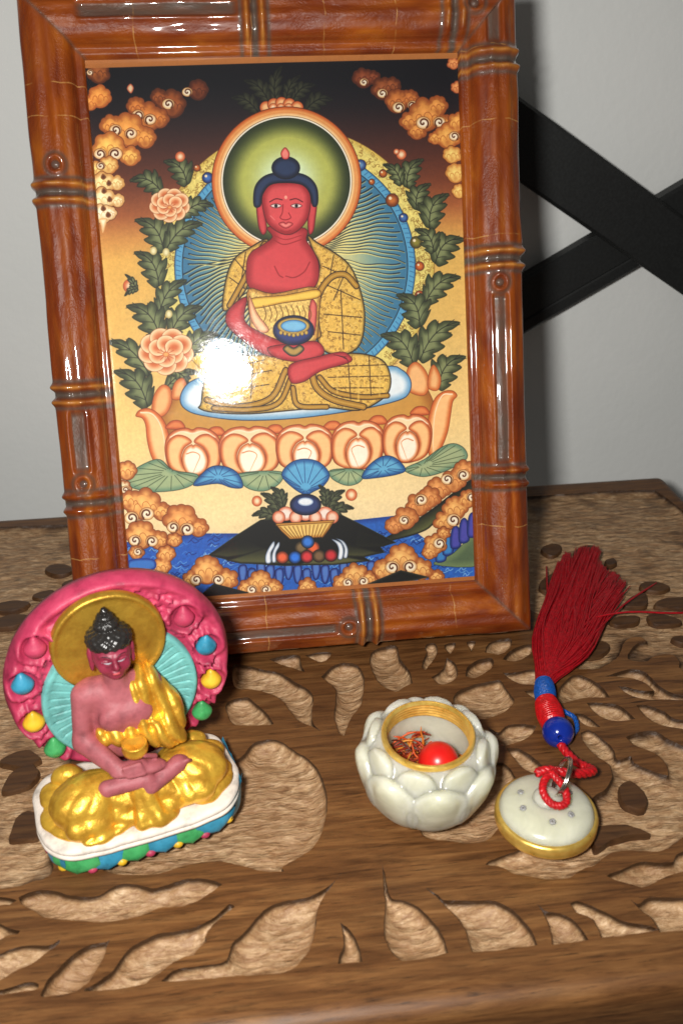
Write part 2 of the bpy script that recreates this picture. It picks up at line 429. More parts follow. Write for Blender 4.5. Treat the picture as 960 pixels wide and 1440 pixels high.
ISLANDS = [
    "7.05,-5.99 7.35,-5.84 7.50,-6.12 7.49,-6.49 7.32,-6.72 7.11,-6.69 6.93,-6.49",
    "6.00,-7.19 6.60,-7.14 6.87,-7.24 7.14,-7.49! 6.69,-7.47 6.24,-7.56 5.81,-7.71",
    "-8.22,-3.14 -8.05,-2.93 -7.84,-2.82 -7.53,-2.81 -7.22,-3.17 -7.56,-3.38 -7.93,-3.28",
    "-7.94,-4.20 -7.90,-3.79 -7.76,-3.53 -7.40,-3.30! -7.18,-3.66 -7.30,-4.04 -7.63,-4.21",
    "-7.46,-5.78 -7.48,-5.48 -7.43,-5.16 -7.22,-4.94 -6.84,-5.23 -6.80,-5.78 -7.24,-5.81",
    "-8.63,6.32 -8.50,6.59 -8.25,6.65 -7.91,6.50 -7.70,6.19 -7.84,5.98 -8.07,5.91 -8.34,6.00",
    "-7.90,5.30 -7.54,5.57 -7.17,5.43 -6.92,4.95 -7.58,4.99",
    "-9.92,4.29 -9.39,4.47 -9.02,4.42 -8.79,4.26 -8.95,4.03 -9.28,3.91 -9.78,3.94",
    "-8.77,4.68 -8.54,4.90 -8.15,4.94 -8.20,4.56 -8.53,4.48",
    "-9.73,3.37 -9.38,3.60 -9.06,3.64 -8.65,3.46 -8.85,3.13 -9.25,2.96 -9.65,3.01",
    "8.62,5.37 9.06,5.61 9.32,5.48 9.29,5.23 8.91,4.84 8.64,5.02",
    "9.65,4.98 10.12,5.31 10.49,5.26 10.38,4.88 10.01,4.64 9.70,4.68",
    "10.54,4.27 10.86,4.37 10.85,4.09 10.52,3.94",
    "7.93,3.25 8.49,3.71 9.07,4.10 9.16,3.85 8.70,3.23 8.11,2.66 7.81,2.87",
    "11.13,2.68 11.59,2.79 11.87,2.58 11.98,2.34 11.57,2.18 11.12,2.38",
    "10.12,1.55 10.46,1.91 10.76,2.08 11.05,2.09 10.91,1.64 10.73,1.42 10.42,1.43",
    "11.09,1.46 11.50,1.73 11.94,1.75 12.37,1.65 12.13,1.15 11.47,1.24 11.20,1.32",
    "9.36,0.78 9.73,0.96 10.12,0.95 10.35,0.84 10.15,0.59 9.83,0.52 9.49,0.53",
    "10.62,0.88 10.88,0.96 11.27,0.79 11.53,0.48 11.34,0.32 10.91,0.38 10.61,0.49",
    "7.96,-0.79 8.35,-0.32 8.72,-0.22 8.87,-0.39 8.78,-0.62 8.49,-0.83 8.08,-0.88",
    "10.87,-0.37 11.19,-0.26 11.42,-0.48 11.09,-0.61",
    "8.51,1.28 9.03,1.70 9.40,1.81 9.11,1.28 8.65,1.03",
]


def mat_dark_wood(name='polished_brown_wood', shade_mix=0.0):
    t = NT(name)
    v1 = t.coord('Object', (1, 11, 11), (0, 0, 0.03))
    v2 = t.coord('Object', (1, 13, 13))
    n1 = t.noise(v1, 30, 9, 0.66, 0.9)
    n2 = t.noise(v2, 130, 5, 0.7, 0.2)
    n3 = t.noise(t.coord('Object'), 22, 3)
    n4 = t.noise(t.coord('Object', (1, 12, 12), (0, 0, -0.02)), 75, 7, 0.72, 0.5)
    c = t.ramp(n1, [(0.28, (0.050, 0.019, 0.006, 1)), (0.45, (0.128, 0.052, 0.016, 1)), (0.58, (0.182, 0.080, 0.025, 1)), (0.74, (0.25, 0.120, 0.042, 1))])
    c = t.mix(0.9, c, t.ramp(n4, [(0.30, 0.42), (0.47, 0.95), (0.66, 1.3)]), 'MULTIPLY')
    pores = t.ramp(n2, [(0.33, 0.25), (0.43, 1.0)])
    c = t.mix(0.85, c, pores, 'MULTIPLY')
    c = t.mix(t.ramp(n3, [(0.46, 0.0), (0.70, 0.45)]), c, (0.075, 0.029, 0.009, 1))
    if shade_mix: c = t.mix(shade_mix, c, (0.028, 0.014, 0.008, 1))
    t.set(Base_Color=c, Roughness=t.ramp(n1, [(0.3, 0.42), (0.7, 0.55)]), Specular_IOR_Level=0.35)
    t.bump(n2, 0.3, 0.0002)
    return t.m
def mat_cut_wood():
    t = NT('raw_carved_wood')
    v = t.coord('Object')
    rip = t.noise(t.coord('Object', (1, 5.0, 2), (0, 0, 0.12)), 150, 4, 0.62, 1.6)
    fib = t.noise(t.coord('Object', (1, 2.2, 1)), 330, 7, 0.75, 0.3)
    big = t.noise(v, 60, 4)
    c = t.ramp(fib, [(0.30, (0.16, 0.074, 0.028, 1)), (0.42, (0.36, 0.205, 0.098, 1)), (0.56, (0.52, 0.335, 0.180, 1)), (0.74, (0.80, 0.59, 0.38, 1))])
    c = t.mix(t.ramp(rip, [(0.36, 0.7), (0.52, 0.0)]), c, (0.26, 0.13, 0.06, 1))
    c = t.mix(t.ramp(big, [(0.42, 0.0), (0.68, 0.55)]), c, (0.30, 0.15, 0.062, 1))
    # shade on the upper cut walls, painted as a dark band by height
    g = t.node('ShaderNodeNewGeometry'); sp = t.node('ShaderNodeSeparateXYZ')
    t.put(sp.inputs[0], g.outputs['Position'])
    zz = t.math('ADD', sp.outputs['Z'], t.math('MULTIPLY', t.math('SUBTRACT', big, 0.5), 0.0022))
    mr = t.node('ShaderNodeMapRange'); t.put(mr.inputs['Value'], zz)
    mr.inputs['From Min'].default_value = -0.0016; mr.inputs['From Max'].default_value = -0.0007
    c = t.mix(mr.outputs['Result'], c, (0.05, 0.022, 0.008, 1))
    t.set(Base_Color=c, Roughness=0.46, Specular_IOR_Level=0.5)
    b1 = t.bump(rip, 0.8, 0.0008)
    vo = t.node('ShaderNodeTexVoronoi'); t.put(vo.inputs['Vector'], t.coord('Object', (1, 2.4, 1), (0, 0, 0.5))); vo.inputs['Scale'].default_value = 190
    b2 = t.bump(vo.outputs['Distance'], 0.55, 0.0012, b1)      # small scallops left by the gouge
    t.bump(fib, 0.5, 0.0005, b2)
    return t.m
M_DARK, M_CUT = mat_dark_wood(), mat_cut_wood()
M_SHADED = mat_dark_wood('shaded_brown_wood', 0.6)  # table wood darkened for the raised leaves: shade and flash falloff in the colour

def outline(s, step=0.1):
    """control points 'x,y' ('!' = sharp corner) -> dense closed outline"""
    pts = [(tuple(map(float, t.rstrip('!').split(','))), t.endswith('!')) for t in s.split()]
    n = len(pts)
    k0 = next((i for i in range(n) if pts[i][1]), None)
    out = []
    if k0 is None:
        P = [Vector(p) for p, _ in pts]
        for i in range(n):
            a, b, c, d = P[i - 1], P[i], P[(i + 1) % n], P[(i + 2) % n]
            m_ = max(2, int((c - b).length / step))
            for q in range(m_):
                u = q / m_
                out.append(0.5 * ((2 * b) + (c - a) * u + (2 * a - 5 * b + 4 * c - d) * u * u + (3 * b - a - 3 * c + d) * u ** 3))
    else:
        pts = pts[k0:] + pts[:k0] + [pts[k0]]
        run = [Vector(pts[0][0])]
        for p, corner in pts[1:]:
            run.append(Vector(p))
            if corner:
                if len(run) == 2:
                    m_ = max(2, int((run[1] - run[0]).length / step))
                    out += [run[0].lerp(run[1], q / m_) for q in range(m_)]
                else:
                    L_ = sum((run[i + 1] - run[i]).length for i in range(len(run) - 1))
                    out += spline(run, max(4, int(L_ / step)))[:-1]
                run = [Vector(p)]
    # hand-cut wobble
    wob = lambda q, k: 0.035 * float(vnoise(q[0] * 3.1, q[1] * 3.1, k)) + 0.035 * float(vnoise(q[0] * 9.3, q[1] * 9.3, k + 2))
    return [(q[0] + wob(q, 5.5), q[1] + wob(q, 9.5)) for q in out]

def inside(px, py, poly):
    q = np.asarray(poly); r = np.zeros(px.shape, bool)
    x0, y0 = q[:, 0], q[:, 1]; x1, y1 = np.roll(x0, -1), np.roll(y0, -1)
    for a, b, c, d in zip(x0, y0, x1, y1):
        if b == d: continue
        r ^= ((b > py) != (d > py)) & (px < (c - a) * (py - b) / (d - b) + a)
    return r

def edge_dist(px, py, poly):
    q = np.asarray(poly); best = np.full(px.shape, 1e9)
    nx = np.roll(q, -1, 0)
    for a, b in zip(q, nx):
        e = b - a; L2 = e @ e + 1e-12
        t = np.clip(((px - a[0]) * e[0] + (py - a[1]) * e[1]) / L2, 0, 1)
        best = np.minimum(best, (px - a[0] - e[0] * t) ** 2 + (py - a[1] - e[1] * t) ** 2)
    return np.sqrt(best)

def tri_fill(poly, extra=()):
    n = len(poly)
    vs = [Vector(p) for p in poly] + [Vector(p) for p in extra]
    r = delaunay_2d_cdt(vs, [(i, (i + 1) % n) for i in range(n)], [], 0, 1e-5)
    v = np.array([tuple(q) for q in r[0]]); f = np.array([tuple(t) for t in r[2]])
    cx = v[f].mean(1)
    return v, f[inside(cx[:, 0], cx[:, 1], poly)]

table = empty('carved_table', (0, 0, 0))
X_L, X_R, Y_F, Y_B = -15.4, 15.3, -11.15, 10.45
cuts = [outline(s) for s in LEAF_CUTS]
flower, field = outline(FLOWER_CUT), outline(FIELD_CUT)
islands = [outline(s, 0.08) for s in ISLANDS]

def carve(poly, depth, name, grid=0.16):
    q = np.array(poly)
    area2 = np.sum(q[:, 0] * np.roll(q[:, 1], -1) - np.roll(q[:, 0], -1) * q[:, 1])
    t = np.roll(q, -1, 0) - np.roll(q, 1, 0)
    nrm = np.stack([-t[:, 1], t[:, 0]], 1) * (1 if area2 > 0 else -1)
    nrm /= np.linalg.norm(nrm, axis=1)[:, None] + 1e-9
    extra = []
    for off in (0.02, 0.05, 0.1):
        p = q + nrm * off
        ok = inside(p[:, 0], p[:, 1], poly) & (edge_dist(p[:, 0], p[:, 1], poly) > off * 0.9)
        extra += p[ok].tolist()
    lo, hi = q.min(0), q.max(0)
    gx, gy = np.meshgrid(np.arange(lo[0], hi[0], grid), np.arange(lo[1], hi[1], grid))
    gx = gx.ravel() + rng.uniform(-.04, .04, gx.size); gy = gy.ravel() + rng.uniform(-.04, .04, gy.size)
    k = inside(gx, gy, poly); gx, gy = gx[k], gy[k]
    k = edge_dist(gx, gy, poly) > 0.14
    extra += np.stack([gx[k], gy[k]], 1).tolist()
    v, f = tri_fill(poly, extra)
    d = edge_dist(v[:, 0], v[:, 1], poly)
    z = -depth * (1 - np.exp(-d / 0.028)) * (0.55 + 0.45 * np.clip(d / 0.3, 0, 1))
    amp = np.clip(d / 0.12, 0, 1)
    z += amp * (0.10 * vnoise(v[:, 0] * 1.8, v[:, 1] * 3.5, 1.3) + 0.07 * vnoise(v[:, 0] * 4.0, v[:, 1] * 8, 2.7))
    z = np.where(d < 1e-3, 0, np.minimum(z, -0.02))
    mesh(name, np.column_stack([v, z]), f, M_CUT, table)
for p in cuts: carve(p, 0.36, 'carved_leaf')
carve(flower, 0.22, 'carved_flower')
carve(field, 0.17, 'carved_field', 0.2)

for p in islands:                                    # leaves left standing in the cut ground
    v, f = tri_fill(p)
    n = len(p); q = np.array(p); cpt = q.mean(0)
    out1 = q + (q - cpt) / np.linalg.norm(q - cpt, axis=1)[:, None] * 0.03
    out2 = q + (q - cpt) / np.linalg.norm(q - cpt, axis=1)[:, None] * 0.05
    zc = 0.0 + 0.02 * vnoise(v[:, 0] * 2, v[:, 1] * 2, 3.1)
    V = np.vstack([np.column_stack([v, zc - 0.02]), np.column_stack([out1, np.full(n, -0.09)]), np.column_stack([out2, np.full(n, -0.42)])])
    nv = len(v)
    F_ = [tuple(t) for t in f]
    for i in range(n):
        j = (i + 1) % n
        F_ += [(i, nv + i, nv + j, j), (nv + i, nv + n + i, nv + n + j, nv + j)]
    mesh('raised_leaf', V, F_, M_SHADED, table, angle=40)

# flat top between the cuts
rr = 0.45
outer = [(X_L + rr, Y_F + rr), (X_R - rr, Y_F + rr), (X_R - rr, Y_B - rr), (X_L + rr, Y_B - rr)]
allp = [outer] + cuts + [flower, field]
vs, es = [], []
for p in allp:
    o = len(vs); vs += [Vector(q) for q in p]; es += [(o + i, o + (i + 1) % len(p)) for i in range(len(p))]
r = delaunay_2d_cdt(vs, es, [], 0, 1e-5)
v = np.array([tuple(q) for q in r[0]]); f = np.array([tuple(t) for t in r[2]])
cx = v[f].mean(1)
keep = inside(cx[:, 0], cx[:, 1], outer)
for p in allp[1:]: keep &= ~inside(cx[:, 0], cx[:, 1], p)
mesh('table_top', np.column_stack([v, np.zeros(len(v))]), f[keep], M_DARK, table, smooth=False)
# rounded edge running right round, then the underside
TH = 2.0
arc = [(rr * math.sin(a), -rr + rr * math.cos(a)) for a in np.linspace(0, math.pi / 2, 8)]
prof = arc + [(rr, -TH + 0.15), (rr - 0.15, -TH), (-0.6, -TH)]
def ring(off):
    pts = []
    for (cx_, cy_), a0 in zip([(X_R - rr, Y_B - rr), (X_L + rr, Y_B - rr), (X_L + rr, Y_F + rr), (X_R - rr, Y_F + rr)], [0, 90, 180, 270]):
        for a in np.linspace(a0, a0 + 90, 7):
            pts.append((cx_ + off * math.cos(math.radians(a)), cy_ + off * math.sin(math.radians(a))))
    return pts
V = []
for o_, z_ in prof: V += [(x, y, z_) for x, y in ring(o_)]
mesh('edge_moulding', V, grid_faces(len(prof), 28, False, True), M_DARK, table)
ub = ring(-0.6)
mesh('underside', [(x, y, -TH) for x, y in ub], [tuple(range(28))[::-1]], M_DARK, table, smooth=False)
tag(table, 'brown wooden table top carved with pale leaf-shaped hollows', 'table')

# ------------------------------------------------------------------ the painted sheet: drawn shape by shape on a canvas
# sketch units -> centimetres on the sheet (the sheet was sketched at a slight slant)
HG = (0.0182277, -0.00108397, -6.96328, -0.00151445, -0.0187839, 17.8141, -7.12083e-05, -9.60633e-05)
U0, U1, V0, V1 = -5.2, 5.2, 1.45, 16.6
PX = 92.0
CW, CH = int((U1 - U0) * PX), int((V1 - V0) * PX)
UNIT = PX / 51.5                                   # canvas pixels per sketch unit
canvas = np.zeros((CH, CW, 3), np.float32)
def to_px(p):
    p = np.asarray(p, float).reshape(-1, 2)
    x, y = p[:, 0], p[:, 1]
    w = HG[6] * x + HG[7] * y + 1
    u = (HG[0] * x + HG[1] * y + HG[2]) / w
    v = (HG[3] * x + HG[4] * y + HG[5]) / w
    return np.stack([(u - U0) * PX, (V1 - v) * PX], 1)
YY, XX = np.mgrid[0:CH, 0:CW].astype(np.float32)
TEX = (vnoise(XX / 5.0, YY / 5.0, 0.3) + vnoise(XX / 2.2, YY / 2.2, 4.3)).astype(np.float32)
rgb = lambda c: np.array(c, np.float32)
def sstep(x): x = np.clip(x, 0, 1); return x * x * (3 - 2 * x)

def window(q, pad):
    x0, y0 = np.floor(q.min(0) - pad).astype(int); x1, y1 = np.ceil(q.max(0) + pad).astype(int) + 1
    x0, y0 = max(x0, 0), max(y0, 0); x1, y1 = min(x1, CW), min(y1, CH)
    return (slice(y0, y1), slice(x0, x1)) if x1 > x0 and y1 > y0 else None

def poly_sd(q, X, Y):
    d = np.full(X.shape, 1e9, np.float32); s = np.ones(X.shape, np.float32)
    for i in range(len(q)):
        a, b = q[i], q[i - 1]
        ex, ey = b - a
        wx, wy = X - a[0], Y - a[1]
        t = np.clip((wx * ex + wy * ey) / (ex * ex + ey * ey + 1e-9), 0, 1)
        d = np.minimum(d, (wx - ex * t) ** 2 + (wy - ey * t) ** 2)
        c1, c2, c3 = Y >= a[1], Y < b[1], ex * wy > ey * wx
        s = np.where((c1 & c2 & c3) | (~c1 & ~c2 & ~c3), -s, s)
    return s * np.sqrt(d)

def blend(win, col, alpha):
    A = canvas[win]
    canvas[win] = A + (col - A) * alpha[..., None]

def paint(sd, win, cin, cedge=None, gw=8.0, line=None, lw=0.9, tex=0.0, alpha=1.0, grad=None):
    """shade from the rim inwards (edge colour -> inner colour over gw sketch units), then ink the outline"""
    g = gw * UNIT
    col = np.broadcast_to(rgb(cin), sd.shape + (3,)).copy()
    if grad:
        (x0, y0), (x1, y1), c2 = grad
        p0, p1 = to_px([(x0, y0), (x1, y1)])
        e = p1 - p0
        t = sstep(((XX[win] - p0[0]) * e[0] + (YY[win] - p0[1]) * e[1]) / (e @ e))
        col = col + (rgb(c2) - col) * t[..., None]
    if cedge is not None:
        t = sstep(-sd / g)
        col = rgb(cedge) + (col - rgb(cedge)) * t[..., None]
    if tex: col = col * (1 + tex * TEX[win])[..., None]
    blend(win, col, np.clip(0.5 - sd, 0, 1) * alpha)
    if line is not None:
        w = lw * UNIT * 0.4
        blend(win, np.broadcast_to(rgb(line), col.shape), np.clip(w + 0.5 - np.abs(sd), 0, 1) * alpha)

def smooth_pts(pts, k=4):
    P = [np.array(p, float) for p in pts]; n = len(P); o = []
    for i in range(n):
        a, b, c, d = P[i - 1], P[i], P[(i + 1) % n], P[(i + 2) % n]
        for q in range(k):
            u = q / k
            o.append(0.5 * ((2 * b) + (c - a) * u + (2 * a - 5 * b + 4 * c - d) * u * u + (3 * b - a - 3 * c + d) * u ** 3))
    return np.array(o)
def pts_of(s): return [tuple(map(float, t.split(','))) for t in s.split()]

def shape(s, cin, cedge=None, gw=8, line=None, lw=0.9, soft=True, **kw):
    p = pts_of(s) if isinstance(s, str) else s
    if soft: p = smooth_pts(p)
    q = to_px(p); win = window(q, 4)
    if win: paint(poly_sd(q, XX[win], YY[win]), win, cin, cedge, gw, line, lw, **kw)

def blobs(circles, cin, cedge, gw=7, line=(90, 45, 20), lw=0.9, **kw):
    """scalloped cloud: union of circles"""
    q = np.array([to_px([(x, y)])[0] for x, y, r in circles]); r = np.array([c[2] for c in circles]) * UNIT
    win = window(np.vstack([q - r[:, None], q + r[:, None]]), 4)
    if not win: return
    sd = np.full(XX[win].shape, 1e9, np.float32)
    for (a, b), k in zip(q, r): sd = np.minimum(sd, np.hypot(XX[win] - a, YY[win] - b) - k)
    paint(sd, win, cin, cedge, gw, line, lw, **kw)

def disc(cx, cy, rx, ry, cin, cedge=None, gw=8, line=None, lw=0.9, **kw):
    a = np.linspace(0, 2 * math.pi, 28 if rx < 40 else 110, endpoint=False)
    shape(list(zip(cx + rx * np.cos(a), cy + ry * np.sin(a))), cin, cedge, gw, line, lw, soft=False, **kw)

def stroke(p, col, w=1.0, taper=False, alpha=1.0, soft=True):
    p = pts_of(p) if isinstance(p, str) else p
    if soft and len(p) > 2: p = [tuple(v)[:2] for v in spline([(x, y, 0) for x, y in p], len(p) * 5)]
    q = to_px(p); win = window(q, w * UNIT + 3)
    if not win: return
    X, Y = XX[win], YY[win]
    best = np.zeros(X.shape, np.float32); n = len(q) - 1
    for i in range(n):
        a, b = q[i], q[i + 1]; e = b - a
        t = np.clip(((X - a[0]) * e[0] + (Y - a[1]) * e[1]) / (e @ e + 1e-9), 0, 1)
        ww = w * UNIT * 0.5
        if taper: ww = ww * (1 - 0.75 * (i + t) / n)
        best = np.maximum(best, np.clip(ww + 0.5 - np.hypot(X - a[0] - e[0] * t, Y - a[1] - e[1] * t), 0, 1))
    blend(win, np.broadcast_to(rgb(col), X.shape + (3,)), best * alpha)

def curl(x, y, r, flip=1, white=(250, 240, 215), ink=(95, 45, 20)):
    """white volute of a painted cloud"""
    disc(x, y, r * 1.25, r * 1.1, white, (225, 180, 120), r * 0.6, ink, 0.7)
    p = [(x + flip * r * (1 - t) * math.cos(2.2 + t * 7.5), y + r * (1 - t) * math.sin(2.2 + t * 7.5)) for t in np.linspace(0, 0.92, 16)]
    stroke(p, ink, max(0.9, r * 0.28))

def cloud(circles, col, edge, curls=(), line=(92, 44, 20)):
    """billowing cloud bank: scalloped outline, soft folds, white volutes"""
    rim = []
    for x, y, r in circles:
        rim.append((x, y, r * 0.98))
        for k in range(5):
            a = math.pi * (0.98 + 1.04 * k / 4) + 0.25 * math.sin(x + k)
            rim.append((x + r * 0.72 * math.cos(a), y + r * 0.72 * math.sin(a), r * random.uniform(0.42, 0.52)))
    R_ = max(c[2] for c in circles)
    blobs(rim, col, edge, R_ * 0.5, line, 0.8)
    lite = tuple(min(255, int(c * 1.08 + 12)) for c in col)
    for x, y, r in circles:
        blobs([(x - r * .1, y - r * .25, r * .42), (x + r * .4, y - r * .05, r * .34), (x - r * .5, y + r * .05, r * .32)], lite, col, r * 0.42, None)
        for x0, w_, dy in ((-.62, .5, .12), (-.1, .56, -.02), (.42, .46, .16)):
            stroke([(x + r * x0, y + r * (dy + .2)), (x + r * (x0 + w_ * .15), y + r * (dy - .14)), (x + r * (x0 + w_ * .6), y + r * (dy - .2)), (x + r * (x0 + w_), y + r * (dy + .1))], edge, 0.9, alpha=.85)
        blobs([(x, y + r * .45, r * .4)], edge, col, r * .4, None, alpha=.5)
    for k, (x, y, r) in enumerate(curls): curl(x, y, r, 1 if k % 2 else -1)

def leaf(base, tip, w, cin=(136, 144, 100), cedge=(62, 70, 46), ink=(34, 36, 28), lobes=4):
    """acanthus-like leaf with toothed sides and a hooked tip"""
    b, t = np.array(base, float), np.array(tip, float)
    w = w * 1.12
    ax = t - b; L_ = np.hypot(*ax); ax /= L_; nr = np.array([-ax[1], ax[0]])
    sgn = 1 if (t[0] < b[0]) else -1
    def mid(s): return b + ax * L_ * s + nr * sgn * w * (0.55 * math.sin(s * 2.2) - 0.62 * s ** 3)
    left, right = [], []
    for k in range(lobes * 3 + 1):
        s = k / (lobes * 3)
        env = math.sin(math.pi * min(1, s * 0.86 + 0.10)) ** 0.8 * (1 - 0.55 * s ** 2)
        lob = (0.74, 1.0, 1.16)[k % 3]
        fw = mid(min(1, s + (0.0, 0.03, 0.09)[k % 3]))
        left.append(fw + nr * w * env * lob); right.append(fw - nr * w * env * lob)
    e = mid(1.0) - nr * sgn * w * 0.12
    pts = [b] + left[:-2] + [e + ax * 2] + right[:-2][::-1]
    shape([tuple(p) for p in pts], cin, cedge, w * 0.5, ink, 0.9)
    stroke([tuple(mid(s)) for s in np.linspace(0, 0.98, 7)], ink, 1.2)
    for k in range(1, lobes + 1):
        s = (k - .35) / (lobes + 0.6)
        for sg in (1, -1):
            e = mid(min(1, s + 0.20)) + sg * nr * w * 0.78 * math.sin(math.pi * min(1, s * .86 + 0.15)) * (1 - .5 * s * s)
            m_ = (mid(s) + e) / 2 + ax * 1.0
            stroke([tuple(mid(s)), tuple(m_), tuple(e)], ink, 0.9, alpha=0.85)

def flower(x, y, r):
    for ring_r, pr, n, off in ((0.66, 0.42, 9, 0.2), (0.36, 0.36, 6, 0.5)):
        for k in range(n):
            a = off + 2 * math.pi * k / n
            disc(x + r * ring_r * math.cos(a), y + r * ring_r * 0.82 * math.sin(a), r * pr, r * pr * 0.9, (206, 112, 62), (250, 222, 180), r * 0.3, (150, 84, 50), 0.7)
    for a in np.linspace(0, 2 * math.pi, 12)[:-1]:
        stroke([(x, y + r * .12), (x + r * .34 * math.cos(a), y + r * .12 + r * .28 * math.sin(a))], (175, 80, 40), 1.0, soft=False, alpha=.8)
    disc(x, y + r * .12, r * .12, r * .1, (236, 180, 110), (200, 110, 60), 2)

def bud(x, y, r, ang=0.0):
    disc(x, y, r, r * 1.05, (250, 226, 190), (206, 96, 50), r * 0.9, (120, 60, 40), 0.6)

def gold_cloth(s, tone=1.0, **kw):
    """brocade: gold ground, brown scrollwork, inked edge"""
    c = np.array((228, 188, 92)) * tone
    shape(s, tuple(c), tuple(c * 0.66), 5, None, tex=0.16, **kw)
    P_ = np.array(pts_of(s)); q = to_px(smooth_pts(pts_of(s)))
    lo, hi = P_.min(0), P_.max(0)
    for k in range(int((hi[0] - lo[0]) * (hi[1] - lo[1]) / 34)):
        x, y = random.uniform(lo[0], hi[0]), random.uniform(lo[1], hi[1])
        c_ = to_px([(x, y)])[0]
        if poly_sd(q, np.array([[c_[0]]]), np.array([[c_[1]]]))[0, 0] > -5: continue
        r_, a0 = random.uniform(1.6, 3.2), random.uniform(0, 6.28)
        stroke([(x + r_ * (1 - t) * math.cos(a0 + t * 5), y + r_ * (1 - t) * math.sin(a0 + t * 5)) for t in np.linspace(0, .8, 6)], random.choice([(130, 92, 34), (140, 100, 40), (240, 208, 124)]), 0.9, soft=False, alpha=.8)
    stroke(list(map(tuple, smooth_pts(pts_of(s)))) + [tuple(smooth_pts(pts_of(s))[0])], (40, 27, 15), 1.6, soft=False)

def band(s, w=8.0):
    """broad brocade hem following a line"""
    stroke(s, (44, 30, 16), w + 2.6); stroke(s, (176, 132, 46), w); stroke(s, (216, 176, 84), w * 0.35, alpha=0.6)

# --- ground of the picture
stops = [(60, (13, 15, 24)), (112, (14, 15, 25)), (145, (28, 20, 28)), (180, (58, 32, 32)), (220, (92, 48, 36)), (258, (128, 68, 42)), (292, (170, 100, 56)),
         (322, (208, 150, 80)), (355, (226, 182, 98)), (450, (229, 190, 110)), (560, (237, 204, 134)), (640, (241, 214, 154)), (720, (243, 220, 172)), (900, (243, 220, 172))]
ys = to_px([(400, s_[0]) for s_ in stops])[:, 1]
for k in range(3): canvas[..., k] = np.interp(np.arange(CH), ys, [s_[1][k] for s_ in stops])[:, None]
canvas *= (1 + 0.04 * TEX)[..., None]

# --- clouds in the two upper corners
cloud([(136, 97, 14)], (160, 92, 44), (96, 46, 24), [(124, 96, 4)])
cloud([(137, 131, 15), (124, 140, 10)], (232, 160, 78), (180, 98, 44))
cloud([(277, 122, 13)], (124, 62, 34), (80, 36, 24), [(262, 124, 6)])
cloud([(240, 142, 18), (222, 132, 11)], (158, 86, 42), (96, 46, 24), [(235, 141, 7)])
cloud([(206, 160, 19), (190, 146, 13), (222, 162, 13)], (206, 128, 60), (142, 74, 34), [(192, 157, 7), (209, 163, 7)])
cloud([(178, 180, 22), (154, 172, 14), (202, 190, 14)], (230, 162, 80), (164, 90, 40), [(160, 178, 7), (182, 183, 7)])
cloud([(150, 204, 20), (181, 216, 13)], (242, 190, 100), (180, 104, 46), [(138, 212, 7), (160, 212, 8)])
cloud([(150, 229, 12), (134, 236, 12)], (244, 208, 132), (190, 120, 56), [(139, 229, 5)])
cloud([(142, 254, 15), (162, 254, 10)], (247, 224, 165), (206, 150, 84))
cloud([(142, 277, 15), (163, 279, 9)], (249, 232, 185), (212, 160, 96))
cloud([(141, 298, 13), (152, 297, 9)], (250, 238, 205), (220, 176, 118))
shape("136,305 148,304 146,314 142,325 139,313", (250, 238, 205), (220, 176, 118), 4)
for x, y in ((143, 245), (151, 254), (144, 265), (152, 277), (143, 290), (150, 299)):
    shape([(x - 1, y - 5), (x + 4, y), (x, y + 4), (x - 4, y + 1)], (96, 50, 24), (150, 96, 50), 3)
cloud([(512, 105, 13), (526, 104, 9)], (140, 72, 42), (84, 38, 26), [(513, 110, 5)])
cloud([(540, 120, 15), (552, 116, 12)], (152, 84, 46), (92, 44, 26), [(539, 126, 6)])
cloud([(560, 138, 16), (578, 134, 12)], (200, 122, 60), (134, 68, 34), [(562, 146, 7), (582, 143, 6)])
cloud([(600, 158, 22), (617, 145, 14), (578, 166, 13), (588, 180, 12), (625, 168, 12)], (222, 152, 76), (156, 82, 38), [(597, 168, 8), (620, 167, 7)])
cloud([(632, 188, 17), (646, 168, 13), (614, 190, 9)], (236, 172, 88), (172, 94, 42), [(641, 187, 6)])
for x, y, r in ((638, 214, 12), (643, 241, 13), (648, 266, 10)): cloud([(x, y, r)], (243, 204, 118), (196, 128, 60))
for x, y, r in ((640, 84, 8), (645, 118, 8)): cloud([(x, y, r)], (236, 160, 96), (170, 84, 50))
shape("181,112 186,118 182,126 176,119", (240, 210, 170), (190, 90, 60), 3)

# --- sprays behind the halo
for b_, t_, w_ in (((388, 140), (393, 88), 10), ((378, 138), (346, 106), 11), ((412, 136), (440, 112), 11), ((362, 152), (328, 130), 11), ((430, 150), (466, 132), 12), ((402, 136), (420, 100), 8)):
    leaf(b_, t_, w_, (66, 68, 50), (38, 40, 32), (18, 20, 20))
for k in range(5):
    disc(374 + k * 11, 146 - 6 * math.sin(k / 4 * math.pi), 9, 9, (246, 196, 140), (200, 96, 48), 6, (90, 40, 24), 0.8)
for k in range(3): disc(384 + k * 11, 147, 6, 7, (252, 228, 196), (214, 120, 66), 5, (120, 60, 36), 0.7)

